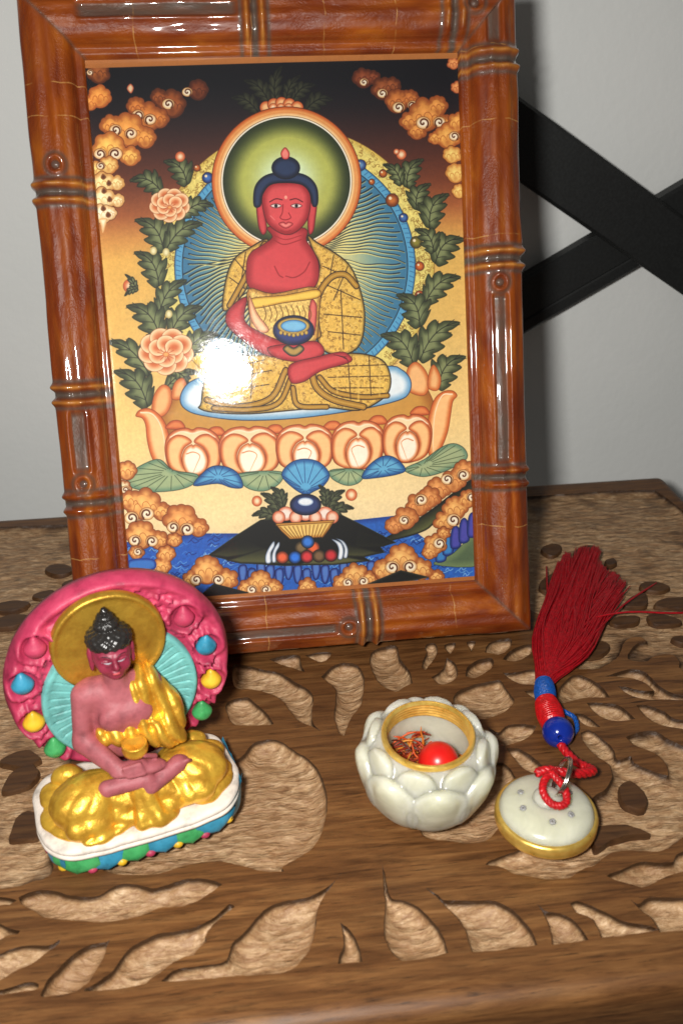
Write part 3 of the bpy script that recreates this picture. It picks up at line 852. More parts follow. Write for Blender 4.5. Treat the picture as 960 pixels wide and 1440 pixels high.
# --- great aureole: gold filigree, blue rim, rays
AC = (415, 372)
disc(*AC, 198, 198, (232, 214, 126), (214, 184, 92), 10, (120, 84, 40), 1.0, tex=0.12)
for k in range(420):
    a = random.uniform(-math.pi, 0.8); r_ = random.uniform(172, 196)
    x, y = AC[0] + r_ * math.cos(a), AC[1] + r_ * math.sin(a)
    q = random.uniform(2.5, 4.5); a0 = random.uniform(0, 6)
    stroke([(x + q * (1 - t) * math.cos(a0 + t * 6), y + q * (1 - t) * math.sin(a0 + t * 6)) for t in np.linspace(0, .85, 8)], (150, 112, 50), 0.8, soft=False)
disc(*AC, 171, 171, (96, 168, 206), (58, 120, 170), 3, (30, 50, 80), 1.2)
for k in range(150):
    a = 2 * math.pi * k / 150
    stroke([(AC[0] + 163 * math.cos(a), AC[1] + 163 * math.sin(a)), (AC[0] + 169 * math.cos(a + .01), AC[1] + 169 * math.sin(a + .01))], (40, 90, 140), 0.8, soft=False)
disc(*AC, 160, 160, (214, 208, 150), (66, 126, 160), 104, (24, 36, 52), 1.4)
for k in range(132):
    a = 2 * math.pi * k / 132
    pts = []
    for r_ in np.linspace(48, 157 if k % 2 else 150, 16):
        aa = a + 0.10 * math.sin((r_ - 48) / 34.0 + 0.4) * (1 if k < 66 else -1) * .55
        pts.append((AC[0] + r_ * math.cos(aa) + 1.0 * math.sin(r_ / 7 + k * .6) * -math.sin(aa), AC[1] - 14 + r_ * 1.0 * math.sin(aa) + 14 * (r_ - 48) / 110 + 1.0 * math.sin(r_ / 7 + k * .6) * math.cos(aa)))
    stroke([(x - 1.3, y - 1.0) for x, y in pts], (20, 34, 48), 2.2, alpha=.85)
    stroke(pts, (240, 226, 150), 2.3, taper=True)
for x, y, r_, c1, c2 in ((291, 246, 11, (70, 120, 190), (24, 50, 110)), (508, 228, 11, (110, 150, 190), (40, 60, 120)), (540, 240, 8, (210, 120, 50), (130, 60, 30)),
                         (524, 252, 6, (210, 120, 50), (130, 60, 30)), (553, 278, 13, (206, 120, 54), (120, 56, 26)), (569, 303, 9, (80, 120, 180), (30, 60, 120)),
                         (587, 338, 12, (150, 140, 60), (84, 74, 34)), (592, 372, 9, (220, 120, 50), (150, 64, 28)), (592, 413, 9, (214, 112, 48), (150, 64, 28)), (276, 232, 7, (210, 120, 50), (130, 60, 30))):
    r_ *= 0.72
    disc(x, y, r_, r_, c1, c2, r_ * .8, (60, 34, 20), 0.8); disc(x - r_ * .3, y - r_ * .3, r_ * .25, r_ * .25, (245, 225, 190))

# --- foliage and flowers at both sides
for b_, t_, w_ in (((226, 266), (184, 246), 15), ((262, 256), (234, 220), 16), ((255, 300), (296, 282), 13), ((229, 350), (194, 303), 19), ((232, 348), (279, 308), 16),
                   ((222, 400), (193, 350), 18), ((222, 440), (256, 390), 15), ((224, 475), (182, 425), 20), ((238, 470), (278, 427), 16), ((208, 525), (153, 476), 16),
                   ((258, 500), (302, 466), 15), ((206, 572), (164, 518), 20), ((232, 545), (274, 520), 12), ((240, 520), (264, 540), 9)):
    leaf(b_, t_, w_)
for b_, t_, w_ in (((574, 260), (592, 219), 15), ((566, 256), (544, 226), 11), ((588, 292), (602, 254), 15), ((606, 318), (627, 268), 18), ((614, 368), (650, 330), 20), ((612, 352), (590, 318), 14),
                   ((600, 424), (645, 384), 17), ((592, 458), (566, 410), 20), ((592, 506), (643, 449), 19), ((583, 512), (543, 466), 20), ((618, 546), (651, 498), 19)):
    leaf(b_, t_, w_)
for x, y in ((214, 350), (232, 352), (236, 440)): disc(x, y, 5, 6, (246, 236, 190), (200, 180, 120), 4)
flower(237, 285, 27); flower(232, 493, 37)
bud(252, 216, 7); bud(180, 400, 9); bud(566, 213, 7); bud(559, 209, 4)
leaf((190, 408), (176, 384), 5); leaf((192, 404), (174, 412), 5)

# --- halo round the head
HC = (403, 251)
disc(*HC, 106, 106, (238, 172, 104), (196, 92, 36), 7, (96, 44, 20), 1.2)
disc(*HC, 99, 99, (250, 214, 160), (226, 150, 84), 5)
disc(*HC, 93, 93, (250, 244, 226), None, 2, (110, 60, 30), 0.8)
disc(*HC, 90, 90, (184, 186, 98), (48, 60, 34), 30, (30, 38, 24), 1.2)
disc(HC[0], HC[1] - 1, 62, 62, (226, 246, 222), (184, 186, 98), 52)

# --- lotus throne
shape("224,600 236,560 262,540 330,560 480,560 575,525 604,548 612,600 540,625 300,632", (206, 156, 74), (166, 104, 42), 22, (110, 60, 28), 1.0)
for s_ in ("213,585 214,558 226,541 238,546 240,566 230,584", "240,560 244,538 256,531 262,545 256,560", "575,548 574,520 586,508 600,520 606,540 598,556", "604,545 605,525 612,512 622,530 618,548"):
    shape(s_, (244, 190, 130), (204, 110, 52), 8, (130, 62, 28), 0.9)
LINE = (126, 58, 26)
shape("189,585 194,577 206,574 220,581 231,596 237,618 240,645 234,664 222,660 211,642 205,618 203,598 198,588", (250, 206, 150), (202, 100, 44), 9, LINE, 1.0)
stroke("196,580 212,582 224,598 230,625 230,655", (252, 232, 200), 2.2, taper=True)
shape("645,556 638,549 624,551 612,563 604,590 602,618 606,642 614,646 624,628 632,606 636,582 639,564", (250, 200, 140), (206, 104, 46), 9, LINE, 1.0)
stroke("638,554 624,556 614,580 611,615 612,640", (252, 230, 196), 2.2, taper=True)
for x, y in ((245, 597), (302, 606), (386, 603), (468, 598), (532, 590), (592, 577)):
    shape([(x - 13, y + 6), (x - 8, y - 3), (x, y - 6), (x + 9, y - 4), (x + 13, y + 6)], (228, 140, 80), (186, 84, 38), 5, LINE, .9)
for x0, x1, y0, y1, lean in ((229, 309, 602, 668, .35), (306, 393, 600, 667, .3), (388, 470, 597, 662, 0.0), (468, 543, 592, 659, -.3), (541, 611, 583, 649, -.4)):
    cx, w_, h_ = (x0 + x1) / 2, (x1 - x0) / 2, y1 - y0
    P_ = lambda q: [(cx + a * w_ + lean * 10 * b, y0 + b * h_) for a, b in q]
    k_ = 1 if lean >= 0 else -1
    shape(P_([(-1, .58), (-.95, .26), (-.66, .06), (-.22, .0), (0, .04), (.22, -.01), (.66, .05), (.95, .24), (1, .56), (.84, .86), (.4, 1.0), (0, 1.04), (-.4, 1.0), (-.84, .88)]), (250, 222, 180), (190, 88, 40), 7, LINE, 1.1)
    shape(P_([(-.96, .6), (-.9, .32), (-.6, .16), (-.26, .18), (-.04, .3), (-.3, .42), (-.44, .62), (-.36, .84), (-.1, 1.0), (-.5, .99), (-.84, .86)]), (248, 204, 146), (196, 98, 46), 6, LINE, .8)
    shape(P_([(.96, .58), (.9, .3), (.6, .14), (.26, .16), (.04, .3), (.34, .42), (.5, .62), (.42, .84), (.1, 1.0), (.5, .99), (.84, .85)]), (248, 200, 140), (190, 90, 42), 6, LINE, .8)
    shape(P_([(-.42, .7), (-.3, .46), (-.06, .36), (0, .39), (.1, .36), (.36, .46), (.5, .68), (.4, .9), (.1, 1.02), (-.26, .98)]), (255, 244, 224), (214, 122, 64), 6, LINE, .9)
    stroke(P_([(-.25 * k_, .56), (0, .52), (.22 * k_, .6), (.1 * k_, .78), (-.06 * k_, .98)]), (206, 120, 64), 1.5, taper=True)
    stroke(P_([(-.8, .2), (-.4, .08), (0, .12), (.4, .07), (.8, .2)]), (255, 240, 214), 1.6, alpha=.8)
shape("252,562 257,546 271,534 300,528 420,522 540,514 566,519 579,534 577,552 561,563 505,576 420,588 340,591 282,584 259,575", (232, 241, 246), (112, 166, 206), 13, (40, 60, 92), 1.6)

# --- leaves hanging under the throne
def ribbed(s, cin, cedge, rib, apex):
    shape(s, cin, cedge, 9, tuple(int(c * .45) for c in cedge), 1.0)
    P_ = smooth_pts(pts_of(s), 3)
    for p in P_[::2]:
        q = (apex[0] + (p[0] - apex[0]) * .93, apex[1] + (p[1] - apex[1]) * .93)
        stroke([(apex[0] + (q[0] - apex[0]) * .25, apex[1] + (q[1] - apex[1]) * .25), q], rib, 1.0, alpha=.8, soft=False)
GL, GE, GR = (170, 184, 142), (112, 146, 120), (60, 76, 54)
BL, BE, BR = (104, 176, 214), (34, 88, 150), (28, 60, 116)
ribbed("175,681 184,664 205,651 224,647 242,662 276,668 272,681 250,690 215,693 190,689", GL, GE, GR, (240, 664))
ribbed("335,667 395,664 393,681 370,692 345,686", GL, GE, GR, (372, 664))
ribbed("463,664 480,660 513,662 508,678 490,684 470,676", GL, GE, GR, (492, 660))
ribbed("570,661 598,647 622,630 640,624 655,631 659,645 640,658 615,668 592,671", GL, GE, GR, (596, 656))
ribbed("271,684 285,665 300,656 320,658 335,668 341,686 325,687 305,681", BL, BE, BR, (306, 672))
ribbed("510,673 520,655 540,642 558,645 572,661 560,668 530,673", BL, BE, BR, (540, 660))
ribbed("396,669 408,652 428,646 450,651 464,668 456,684 442,692 430,697 412,687", BL, BE, BR, (430, 690))

# --- sea, rocks, island with offerings
shape("170,765 280,752 340,752 420,742 500,733 555,727 600,760 700,785 700,850 170,870", (46, 104, 190), (30, 70, 150), 10, soft=False, tex=.1)
for k in range(330):
    x, y = random.uniform(175, 680), random.uniform(752, 835)
    w_ = random.uniform(8, 18)
    stroke([(x, y), (x + w_ * .3, y - 3.5), (x + w_ * .6, y), (x + w_, y - 2.5)], random.choice([(110, 170, 224), (22, 46, 116), (22, 46, 116), (80, 140, 210), (150, 200, 235)]), 1.0)
for k in range(16):
    x = 335 + k * 13; y = 800 + 6 * math.sin(k * 2.1)
    shape([(x, y), (x + 10, y - 3), (x + 12, y + 9), (x + 8, y + 22), (x + 2, y + 20)], (90, 130, 200), (30, 44, 120), 4, (18, 26, 80), 1.0)
shape("538,762 600,724 660,678 674,676 674,700 622,730 600,748 562,760", (22, 24, 20), (24, 26, 22), 4, grad=((590, 720), (610, 752), (126, 130, 76)))
shape("612,796 640,780 676,748 680,796", (92, 112, 82), (120, 140, 96), 14, (40, 50, 40), .8)
for x, y, h_ in ((622, 786, 26), (632, 776, 32), (643, 766, 36), (655, 758, 40), (667, 750, 40)):
    shape([(x - 7, y + 6), (x - 6, y - h_ * .5), (x, y - h_ * .7), (x + 6, y - h_ * .5), (x + 7, y + 4)], (66, 138, 200) if x < 640 else (84, 84, 176), (30, 50, 120), 5, (24, 32, 84), .9)
shape("292,783 330,756 366,733 400,727 480,725 520,745 558,765 536,771 542,779 512,785 522,791 470,796 400,798 338,794 318,789", (14, 15, 14), (16, 17, 15), 3, (60, 64, 44), 1.0, soft=False)
for s_ in ("292,783 340,760 385,778 318,787", "316,790 372,772 420,796 338,795", "556,765 505,748 500,772 540,771", "540,779 480,765 470,785 512,786", "522,791 450,776 420,797 470,797"):
    shape(s_, (20, 21, 18), (24, 25, 20), 4, soft=False, grad=((420, 762), (420, 798), (122, 122, 74)), alpha=.85)
for b_, t_, w_ in (((392, 730), (356, 724), 9), ((394, 725), (370, 694), 10), ((398, 715), (384, 686), 9), ((462, 726), (496, 714), 9), ((462, 720), (482, 690), 10), ((458, 712), (452, 684), 8)):
    leaf(b_, t_, w_, (96, 102, 74), (50, 54, 40))
bud(361, 706, 7); bud(495, 697, 8)
for x in (402, 430, 458): disc(x, 724, 11, 10, (250, 232, 220), (224, 130, 96), 6, (130, 60, 40), .8)
for x in (392, 416, 444, 468): disc(x, 729, 9, 9, (248, 214, 190), (216, 116, 80), 6, (130, 60, 40), .8)
disc(430, 711, 22, 15, (54, 70, 120), (22, 28, 60), 7, (14, 16, 34), 1.2); disc(430, 707, 11, 6, (240, 244, 248), (150, 170, 200), 3)
shape("387,738 471,733 464,745 455,757 408,760 396,749", (240, 204, 120), (196, 136, 56), 6, (92, 54, 24), 1.1, soft=False)
stroke("388,741 470,736", (120, 74, 30), 1.0)
for k in range(13): stroke([(394 + k * 6, 743 - k * .4), (410 + k * 3.6, 758)], (136, 86, 34), 1.1, soft=False)
for x, y, c_ in ((424, 772, (112, 92, 62)), (441, 772, (206, 92, 50)), (433, 764, (50, 110, 190)), (397, 786, (204, 90, 56)), (415, 786, (46, 108, 196)), (432, 785, (190, 52, 56)), (449, 784, (110, 84, 58)), (466, 783, (178, 44, 50))):
    disc(x, y, 9.3, 9, tuple(min(255, int(v * 1.15) + 8) for v in c_), tuple(int(v * .55) for v in c_), 6, (20, 14, 14), 1.0)
for s_ in ("385,763 378,772 373,784 374,794 381,793 381,780 386,770", "392,764 385,774 382,785 383,793 388,792 388,780 393,770", "467,760 474,767 477,776 476,788 482,788 484,776 480,765", "473,759 480,764 485,774 484,786 489,786 490,774 484,763"):
    shape(s_, (246, 248, 250), (150, 165, 185), 3, (50, 60, 80), .8)

# --- lower clouds
CO, CE = (240, 182, 108), (166, 92, 44)
cloud([(176, 664, 13)], CO, CE); cloud([(172, 688, 10)], (240, 220, 180), CE, [(174, 690, 5)])
cloud([(200, 712, 22), (180, 706, 14), (226, 722, 13)], CO, CE, [(183, 730, 8), (205, 724, 8)])
cloud([(196, 756, 20), (222, 763, 13)], CO, CE, [(188, 762, 7), (212, 763, 7)])
cloud([(252, 735, 22), (278, 745, 13)], (232, 168, 98), CE, [(242, 743, 7), (262, 746, 8)])
cloud([(190, 780, 10), (244, 762, 10), (232, 782, 12), (226, 800, 12)], CO, CE, [(192, 778, 5)])
shape("180,790 212,788 218,800 205,806 180,806", (70, 130, 200), (30, 60, 140), 5)
cloud([(290, 806, 20), (268, 818, 12), (318, 818, 15)], CO, CE, [(275, 818, 7), (306, 818, 7)])
cloud([(365, 822, 16), (384, 830, 12), (346, 830, 11)], CO, CE, [(354, 832, 6), (374, 832, 6)])
cloud([(432, 828, 12), (500, 812, 17), (482, 822, 12), (520, 817, 11)], CO, CE, [(490, 822, 6), (512, 820, 6)])
cloud([(566, 790, 21), (542, 806, 16), (594, 804, 16), (616, 814, 10)], CO, CE, [(553, 800, 8), (578, 799, 8)])
shape("278,842 300,823 350,836 330,846", (18, 18, 18), (40, 40, 34), 4, soft=False); shape("512,826 565,804 606,814 560,824", (16, 18, 16), (50, 52, 40), 4, soft=False)
cloud([(656, 664, 15), (640, 679, 16), (618, 690, 16)], (226, 158, 92), CE, [(631, 675, 7), (654, 669, 7)])
cloud([(606, 702, 15), (590, 712, 17)], (222, 152, 88), CE, [(592, 706, 6)])
cloud([(572, 732, 16), (556, 742, 12)], (222, 152, 88), CE, [(570, 733, 6), (594, 704, 7)])
cloud([(660, 704, 13), (642, 718, 17), (628, 736, 15)], (238, 176, 102), CE, [(640, 733, 8), (666, 700, 6)])
cloud([(614, 768, 15), (606, 780, 10), (626, 752, 9)], (238, 176, 102), CE, [(620, 766, 7)])

# --- seated figure: robe, body, head
gold_cloth("282,566 288,530 316,503 375,498 410,504 460,498 505,496 538,505 550,526 549,548 536,563 505,577 460,573 410,577 350,582 300,580 279,574")
for s_, w_ in (("290,562 330,572 380,560 402,520", 7), ("300,574 350,576 392,566 412,524", 6), ("412,545 420,570 460,572", 6), ("438,520 446,545 470,562 512,572", 8), ("450,530 470,550 510,558 546,556", 6)): band(s_, w_)
for s_ in ("330,515 372,505", "340,528 382,520", "345,545 378,540", "356,508 352,560", "460,515 545,512", "462,530 548,528", "490,500 494,560", "520,500 523,556", "470,545 540,545"): stroke(s_, (70, 48, 20), 1.3)
for s_ in ("475,520 475,552", "505,500 505,562", "535,510 535,556", "366,506 364,552"): stroke(s_, (235, 198, 104), 3.0, alpha=.55)
gold_cloth("433,328 446,338 470,352 492,370 506,400 514,440 508,482 484,498 456,492 446,470 448,440 440,420 445,395 450,370 440,348")
gold_cloth("376,333 352,345 330,360 318,386 312,432 326,430 346,404 354,380 371,356")
for s_ in ("345,352 334,424", "330,362 350,386", "322,388 344,404", "470,356 462,400", "490,372 470,420", "455,372 500,392", "452,395 508,420", "456,440 510,445", "462,465 508,470", "480,405 484,490"): stroke(s_, (64, 44, 20), 1.3)
band("448,470 444,440 450,410 466,388 486,384 502,400", 7); band("372,340 356,366 340,396 322,428", 6)
SK, SE, SL = (212, 78, 84), (156, 36, 46), (78, 14, 24)
shape("377,316 383,330 370,341 352,353 346,372 350,402 385,412 425,412 446,397 449,370 441,350 431,335 429,318", SK, SE, 14, SL, 1.2)
stroke("386,372 392,384 398,388", SE, 1.6); stroke("436,366 428,380 414,388 402,386", SE, 1.6); stroke("384,334 400,341 424,334", SE, 1.3); stroke("385,328 402,334 424,328", SE, 1.1)
shape("349,404 384,411 446,402 449,440 442,482 400,482 358,472 350,440", (232, 200, 118), (176, 128, 56), 8, (70, 44, 20), 1.2, tex=.3)
shape("352,418 400,413 446,405 447,417 400,424 356,432", (240, 208, 96), (188, 140, 44), 4, (80, 52, 20), 1.0)
shape("350,414 362,440 378,462 366,466 352,446", (248, 216, 176), (206, 140, 100), 5, (110, 60, 40), .9)
shape("438,420 446,430 442,470 434,450", (226, 120, 110), (170, 60, 60), 4, (90, 30, 30), .8)
for x in range(370, 440, 8): stroke([(x, 428), (x + 4, 440), (x + 1, 450)], (120, 84, 32), 1.2)
shape("322,432 346,416 343,448 362,464 400,480 434,484 434,498 395,502 368,496 334,472 317,452", SK, SE, 9, SL, 1.2)
shape("376,488 410,482 446,479 456,496 430,508 390,503", SK, SE, 7, SL, 1.1)
shape("408,512 450,500 478,494 490,497 494,508 452,521 428,536 409,537", SK, SE, 7, SL, 1.1)
for k in range(4): stroke([(470 + k * 5, 498 + k), (488 + k, 501 + k * 2.2)], SL, .8, soft=False)
disc(413, 463, 29, 21, (52, 66, 128), (24, 30, 70), 8, (16, 18, 40), 1.3)
disc(413, 457, 23, 12, (206, 178, 96), (150, 116, 50), 3, (60, 44, 20), .9); disc(413, 457, 18, 8.5, (132, 196, 232), (84, 150, 206), 4, (40, 60, 90), .8)
for k in range(-3, 4): disc(413 + k * 6, 470 + abs(k) * -1.2, 2.6, 3, (210, 180, 90), (150, 110, 40), 1.5)
shape("398,490 404,484 413,488 422,484 428,490 420,498 413,500 406,498", (190, 160, 90), (60, 60, 50), 4, (30, 30, 30), 1.0)
shape("360,284 362,277 369,278 372,296 375,320 369,327 363,314", SK, SE, 4, SL, 1.0); shape("435,280 443,276 446,284 444,304 441,322 435,326 433,306", SK, SE, 4, SL, 1.0)
shape("368,272 380,254 402,251 424,253 436,268 437,286 433,304 424,317 411,326 397,326 382,317 373,304", (220, 88, 92), SE, 11, SL, 1.2)
shape("357,286 357,264 364,250 378,241 402,238 426,241 440,250 447,264 447,284 440,286 436,268 425,256 402,253 380,256 369,270 366,286", (44, 62, 98), (18, 26, 50), 5, (12, 16, 32), 1.2)
disc(402, 232, 20, 16, (44, 62, 98), (18, 26, 50), 8, (12, 16, 32), 1.1)
shape("401,203 407,211 405,219 398,219 395,211", (240, 140, 130), (200, 60, 60), 3, (100, 20, 30), .8)
for sx, x in ((-1, 388), (1, 417)):
    stroke([(x - 9, 279 - sx * 1.5), (x, 276), (x + 9, 279 + sx * 1.5)], (90, 20, 30), 1.4)
    shape([(x - 8, 286), (x, 283), (x + 8, 286), (x, 289)], (246, 236, 230), (220, 190, 180), 2, (70, 16, 24), .9)
    disc(x, 286, 2.4, 2.4, (30, 24, 30))
stroke("398,284 397,296 394,303 401,306 409,303 406,296", (130, 24, 36), 1.1)
shape("392,312 398,309 402,311 406,309 412,312 402,318", (240, 150, 140), (190, 60, 66), 3, (110, 20, 30), .9)
disc(402, 274, 2.2, 2.6, (240, 170, 150)); stroke("380,300 386,306", (246, 170, 160), 1.0, alpha=.6); stroke("395,321 402,323 409,321", SE, 1.0)

# --- plain tan margin of the sheet, top and bottom
shape("90,66 660,58 660,76 400,82 90,91", (182, 118, 62), None, soft=False); shape("130,854 410,832 690,811 690,860 130,900", (176, 110, 54), None, soft=False)

brush = vnoise(XX / 16.0 + YY / 40.0, YY / 7.0, 2.2) + 0.7 * vnoise(XX / 4.0, YY / 9.0, 6.1) + 0.5 * TEX
canvas *= (1 + 0.035 * brush)[..., None]
canvas = 255 * np.clip(canvas / 255, 0, 1) ** 1.10
img = bpy.data.images.new('painted_sheet', CW, CH, alpha=False)
img.colorspace_settings.name = 'sRGB'
buf = np.ones((CH, CW, 4), np.float32)
buf[..., :3] = np.clip(canvas[::-1] / 255.0 * 0.91, 0, 1)
img.pixels.foreach_set(buf.ravel())
img.pack()

# ------------------------------------------------------------------ bamboo picture frame leaning back on the table
LEAN = math.radians(20)
ZL = 0.38
FW, FH, MW = 6.54, 17.86, 1.63                       # half width, height, width of a rail as drawn
QK, ZB = 1.54 / MW, 0.09                              # drawn -> real rail width; lower edge of the frame
frame = empty('picture_frame', (0, 0, ZL), (-LEAN, 0, 0))   # local x right, z up along the lean, -y out of the picture

def mat_bamboo():
    t = NT('lacquered_bamboo')
    uv = t.node('ShaderNodeUVMap').outputs['UV']
    def mp(sx, sy):
        n = t.node('ShaderNodeMapping'); t.put(n.inputs['Vector'], uv); n.inputs['Scale'].default_value = (sx, sy, 1); return n.outputs['Vector']
    st = t.noise(mp(0.35, 1.7), 1.4, 4, 0.5, 0.4)
    fine = t.noise(mp(0.6, 22), 3.0, 4, 0.7)
    big = t.noise(mp(0.5, 0.9), 1.1, 3)
    wid = t.noise(mp(0.7, 1.3), 1.7, 3)
    c = t.ramp(st, [(0.24, (0.09, 0.009, 0.001, 1)), (0.42, (0.195, 0.031, 0.002, 1)), (0.58, (0.30, 0.064, 0.003, 1)), (0.76, (0.46, 0.135, 0.008, 1))])
    c = t.mix(t.ramp(big, [(0.35, 0.55), (0.65, 0.0)]), c, (0.13, 0.022, 0.004, 1))
    c = t.mix(t.ramp(fine, [(0.28, 0.16), (0.40, 0.0)]), c, (0.06, 0.012, 0.004, 1))
    pat = t.attr('patina')
    c = t.mix(t.math('MULTIPLY', pat, t.ramp(fine, [(0.2, 0.7), (0.6, 1.0)])), c, (0.085, 0.066, 0.052, 1))
    c = t.mix(t.math('MULTIPLY', t.attr('worn'), 0.75), c, (0.52, 0.22, 0.04, 1))
    sx_ = t.node('ShaderNodeSeparateXYZ'); t.put(sx_.inputs[0], uv)      # hairline cracks in the lacquer
    ux = t.math('ADD', sx_.outputs['X'], t.math('MULTIPLY', t.math('SUBTRACT', big, 0.5), 0.25))
    cr = None
    for p in CRACKS:
        d = t.math('LESS_THAN', t.math('ABSOLUTE', t.math('SUBTRACT', ux, p)), 0.016)
        cr = d if cr is None else t.math('MAXIMUM', cr, d)
    c = t.mix(t.math('MULTIPLY', cr, t.ramp(wid, [(0.42, 0.0), (0.55, 0.6)])), c, (0.50, 0.25, 0.07, 1))
    t.set(Base_Color=c, Roughness=0.42, Coat_Weight=1.0, Coat_Roughness=0.05, Specular_IOR_Level=0.3)
    b1 = t.bump(fine, 0.15, 0.00012)
    wob = t.noise(mp(2.0, 4.2), 2.2, 4, 0.55)
    pit = t.noise(mp(5.0, 7.0), 3.0, 3, 0.6)
    b2 = t.bump(wob, 0.5, 0.0002, b1)
    t.bump(t.math('MULTIPLY', pit, t.ramp(wid, [(0.45, 0.0), (0.6, 1.0)])), 0.6, 0.00035, b2)
    return t.m

# profile across a rail: q from the outer edge inwards, height in front of the lip plane
QS = np.concatenate([[0.0, 0.0, 0.02, 0.06], np.linspace(0.10, 1.34, 34), [1.38, 1.42, 1.46, 1.52, 1.56, MW, MW]])
def prof_h(q):
    h = 0.58 * np.clip(1 - np.abs((q - 0.70) / 0.72) ** 2.1, 0, 1) ** 0.5
    h = h + 0.018 * np.cos(q * 15)                    # flat facets along the cane
    return np.where(q < 1.42, h, 0.03)
HB = prof_h(QS); HB[0] = -1.2; HB[1] = -0.05; HB[-1] = -0.42; HB[2] = 0.05

CRACKS = [p + ord(k) * 3.0 for k, l in (('L', (6.6, 5.8, -5.8)), ('R', (5.4, -5.7)), ('T', (-3.6, 1.3, 3.2)), ('B', (4.2, -1.2))) for p in l]
M_BAM = mat_bamboo()
def rail(side, nodes, knots, flutes, cracks=()):
    """one mitred rail; positions are measured along the rail from its centre"""
    vertical = side in 'LR'
    half = (FH if vertical else 2 * FW) / 2
    n = 640
    s01 = np.linspace(0, 1, n)
    Q, T = np.meshgrid(QS, s01)
    Hh = np.broadcast_to(HB, Q.shape).copy()
    Qr = Q * QK
    A_ = -half + Qr + T * (2 * half - 2 * Qr)            # along the rail, mitred at 45 degrees
    body = np.clip((0.50 - np.abs(Q - 0.70) * 0.5) / 0.5, 0, 1) * ((Q > 0.001) & (Q < 1.42)) 
    bod = ((Q > 0.001) & (Q < 1.42)).astype(float)
    bod[:, 1] = 0
    pat = np.zeros(Q.shape); worn = np.zeros(Q.shape)
    swell = np.zeros(Q.shape)
    for a in nodes:
        wv = 0.04 * vnoise(Q * 1.5, a * 1.7, 2.0)
        x = A_ - a - wv
        swell += 0.10 * np.exp(-((x - 0.20) / 0.095) ** 2) + 0.10 * np.exp(-((x + 0.20) / 0.095) ** 2) - 0.10 * np.exp(-(x / 0.09) ** 2)
        pat = np.maximum(pat, np.exp(-(x / 0.10) ** 4)); pat = np.maximum(pat, 0.8 * np.exp(-((np.abs(x) - 0.36) / 0.06) ** 2))
        worn = np.maximum(worn, np.exp(-((np.abs(x) - 0.20) / 0.05) ** 2) * np.clip(vnoise(Q * 3, a * 5 + 3, 1) * 2 + .5, 0, 1))
    for a, q0 in knots:
        rr_ = np.hypot(A_ - a, Q - q0)
        swell += 0.06 * np.exp(-((rr_ - 0.20) / 0.07) ** 2) - 0.12 * np.exp(-(rr_ / 0.14) ** 2)
        pat = np.maximum(pat, 0.7 * np.exp(-((rr_ - 0.30) / 0.06) ** 2)); pat = np.maximum(pat, np.exp(-(rr_ / 0.11) ** 4))
    for a0, a1, q0, w0, dep in flutes:
        inn = sstep((A_ - a0) / 0.25) * sstep((a1 - A_) / 0.25)
        xx = np.abs(Q - q0 - 0.03 * vnoise(A_ * .8, q0, 3)) / w0
        swell -= dep * inn * sstep((1.15 - xx) / 0.35)
        swell += 0.03 * inn * np.exp(-((xx - 1.35) / 0.22) ** 2)
        pat = np.maximum(pat, inn * sstep((0.95 - xx) / 0.25) * (0.85 + .3 * vnoise(A_ * 3, Q * 12, 1)))
    end = half - Qr - np.abs(A_)                        # distance to the mitre
    pat = np.maximum(pat, 0.55 * np.exp(-(end / 0.07) ** 2))
    swell += 0.06 * vnoise(A_ * 0.5, Q * 2.0, 7.0 + ord(side)) + 0.035 * vnoise(A_ * 1.3, Q * 4.5, 3.0 + ord(side))
    Hh = Hh + swell * bod
    out = np.clip(1 - QS / 0.5, 0, 1) * (QS > -1) * np.clip(swell, 0, 1) * 0.8   # the rings stand proud at the side too
    Qo = Qr - out
    if side == 'L': X, Z = -FW + Qo, ZB + FH / 2 + A_
    if side == 'R': X, Z = FW - Qo, ZB + FH / 2 + A_
    if side == 'T': X, Z = A_, ZB + FH - Qo
    if side == 'B': X, Z = A_, ZB + Qo
    V = np.stack([X, -Hh, Z], -1).reshape(-1, 3)
    fcs = grid_faces(n, len(QS))
    if side in 'RB': fcs = [q[::-1] for q in fcs]
    uvv = np.stack([A_ + ord(side) * 3.0, Q], -1).reshape(-1, 2)
    o = mesh('rail', V, fcs, M_BAM, frame, attrs={'patina': np.clip(pat, 0, 1).ravel(), 'worn': np.clip(worn, 0, 1).ravel()}, uv=uvv)
    place = {'L': lambda a, q: (-FW + q * QK, ZB + FH / 2 + a), 'R': lambda a, q: (FW - q * QK, ZB + FH / 2 + a), 'T': lambda a, q: (a, ZB + FH - q * QK), 'B': lambda a, q: (a, ZB + q * QK)}[side]
    for a, q0 in knots:                                # the little bud scar in each knot
        x, z = place(a, q0)
        pv, pf = sphere((x, -float(prof_h(np.array([q0]))[0]) + 0.075, z), (0.115, 0.07, 0.10), 14, 8)
        mesh('bud_scar', pv, pf, M_BAM, o, attrs={'patina': np.full(len(pv), 0.85), 'worn': np.zeros(len(pv))}, uv=[(p[0], p[2]) for p in pv])
    return o
hv = ZB + FH / 2
rail('L', [12.95 - hv, 7.70 - hv, 4.75 - hv], [(13.62 - hv, .72), (5.28 - hv, .68)], [(5.5 - hv, 7.35 - hv, .68, .22, .13)], [15.6 - hv, 14.8 - hv, 3.2 - hv])
rail('R', [16.0 - hv, 10.8 - hv, 4.72 - hv], [(10.15 - hv, .80)], [(5.05 - hv, 9.95 - hv, .80, .2, .13), (16.3 - hv, 17.5 - hv, .75, .2, .1)], [14.4 - hv, 3.3 - hv])
rail('T', [-0.5, 4.78], [(5.32, .6)], [(-5.1, -0.85, .62, .20, .10)], [-3.6, 1.3, 3.2])
rail('B', [1.7, -3.6], [(1.12, .66)], [(-3.0, 0.9, .66, .16, .08)], [4.2, -1.2])

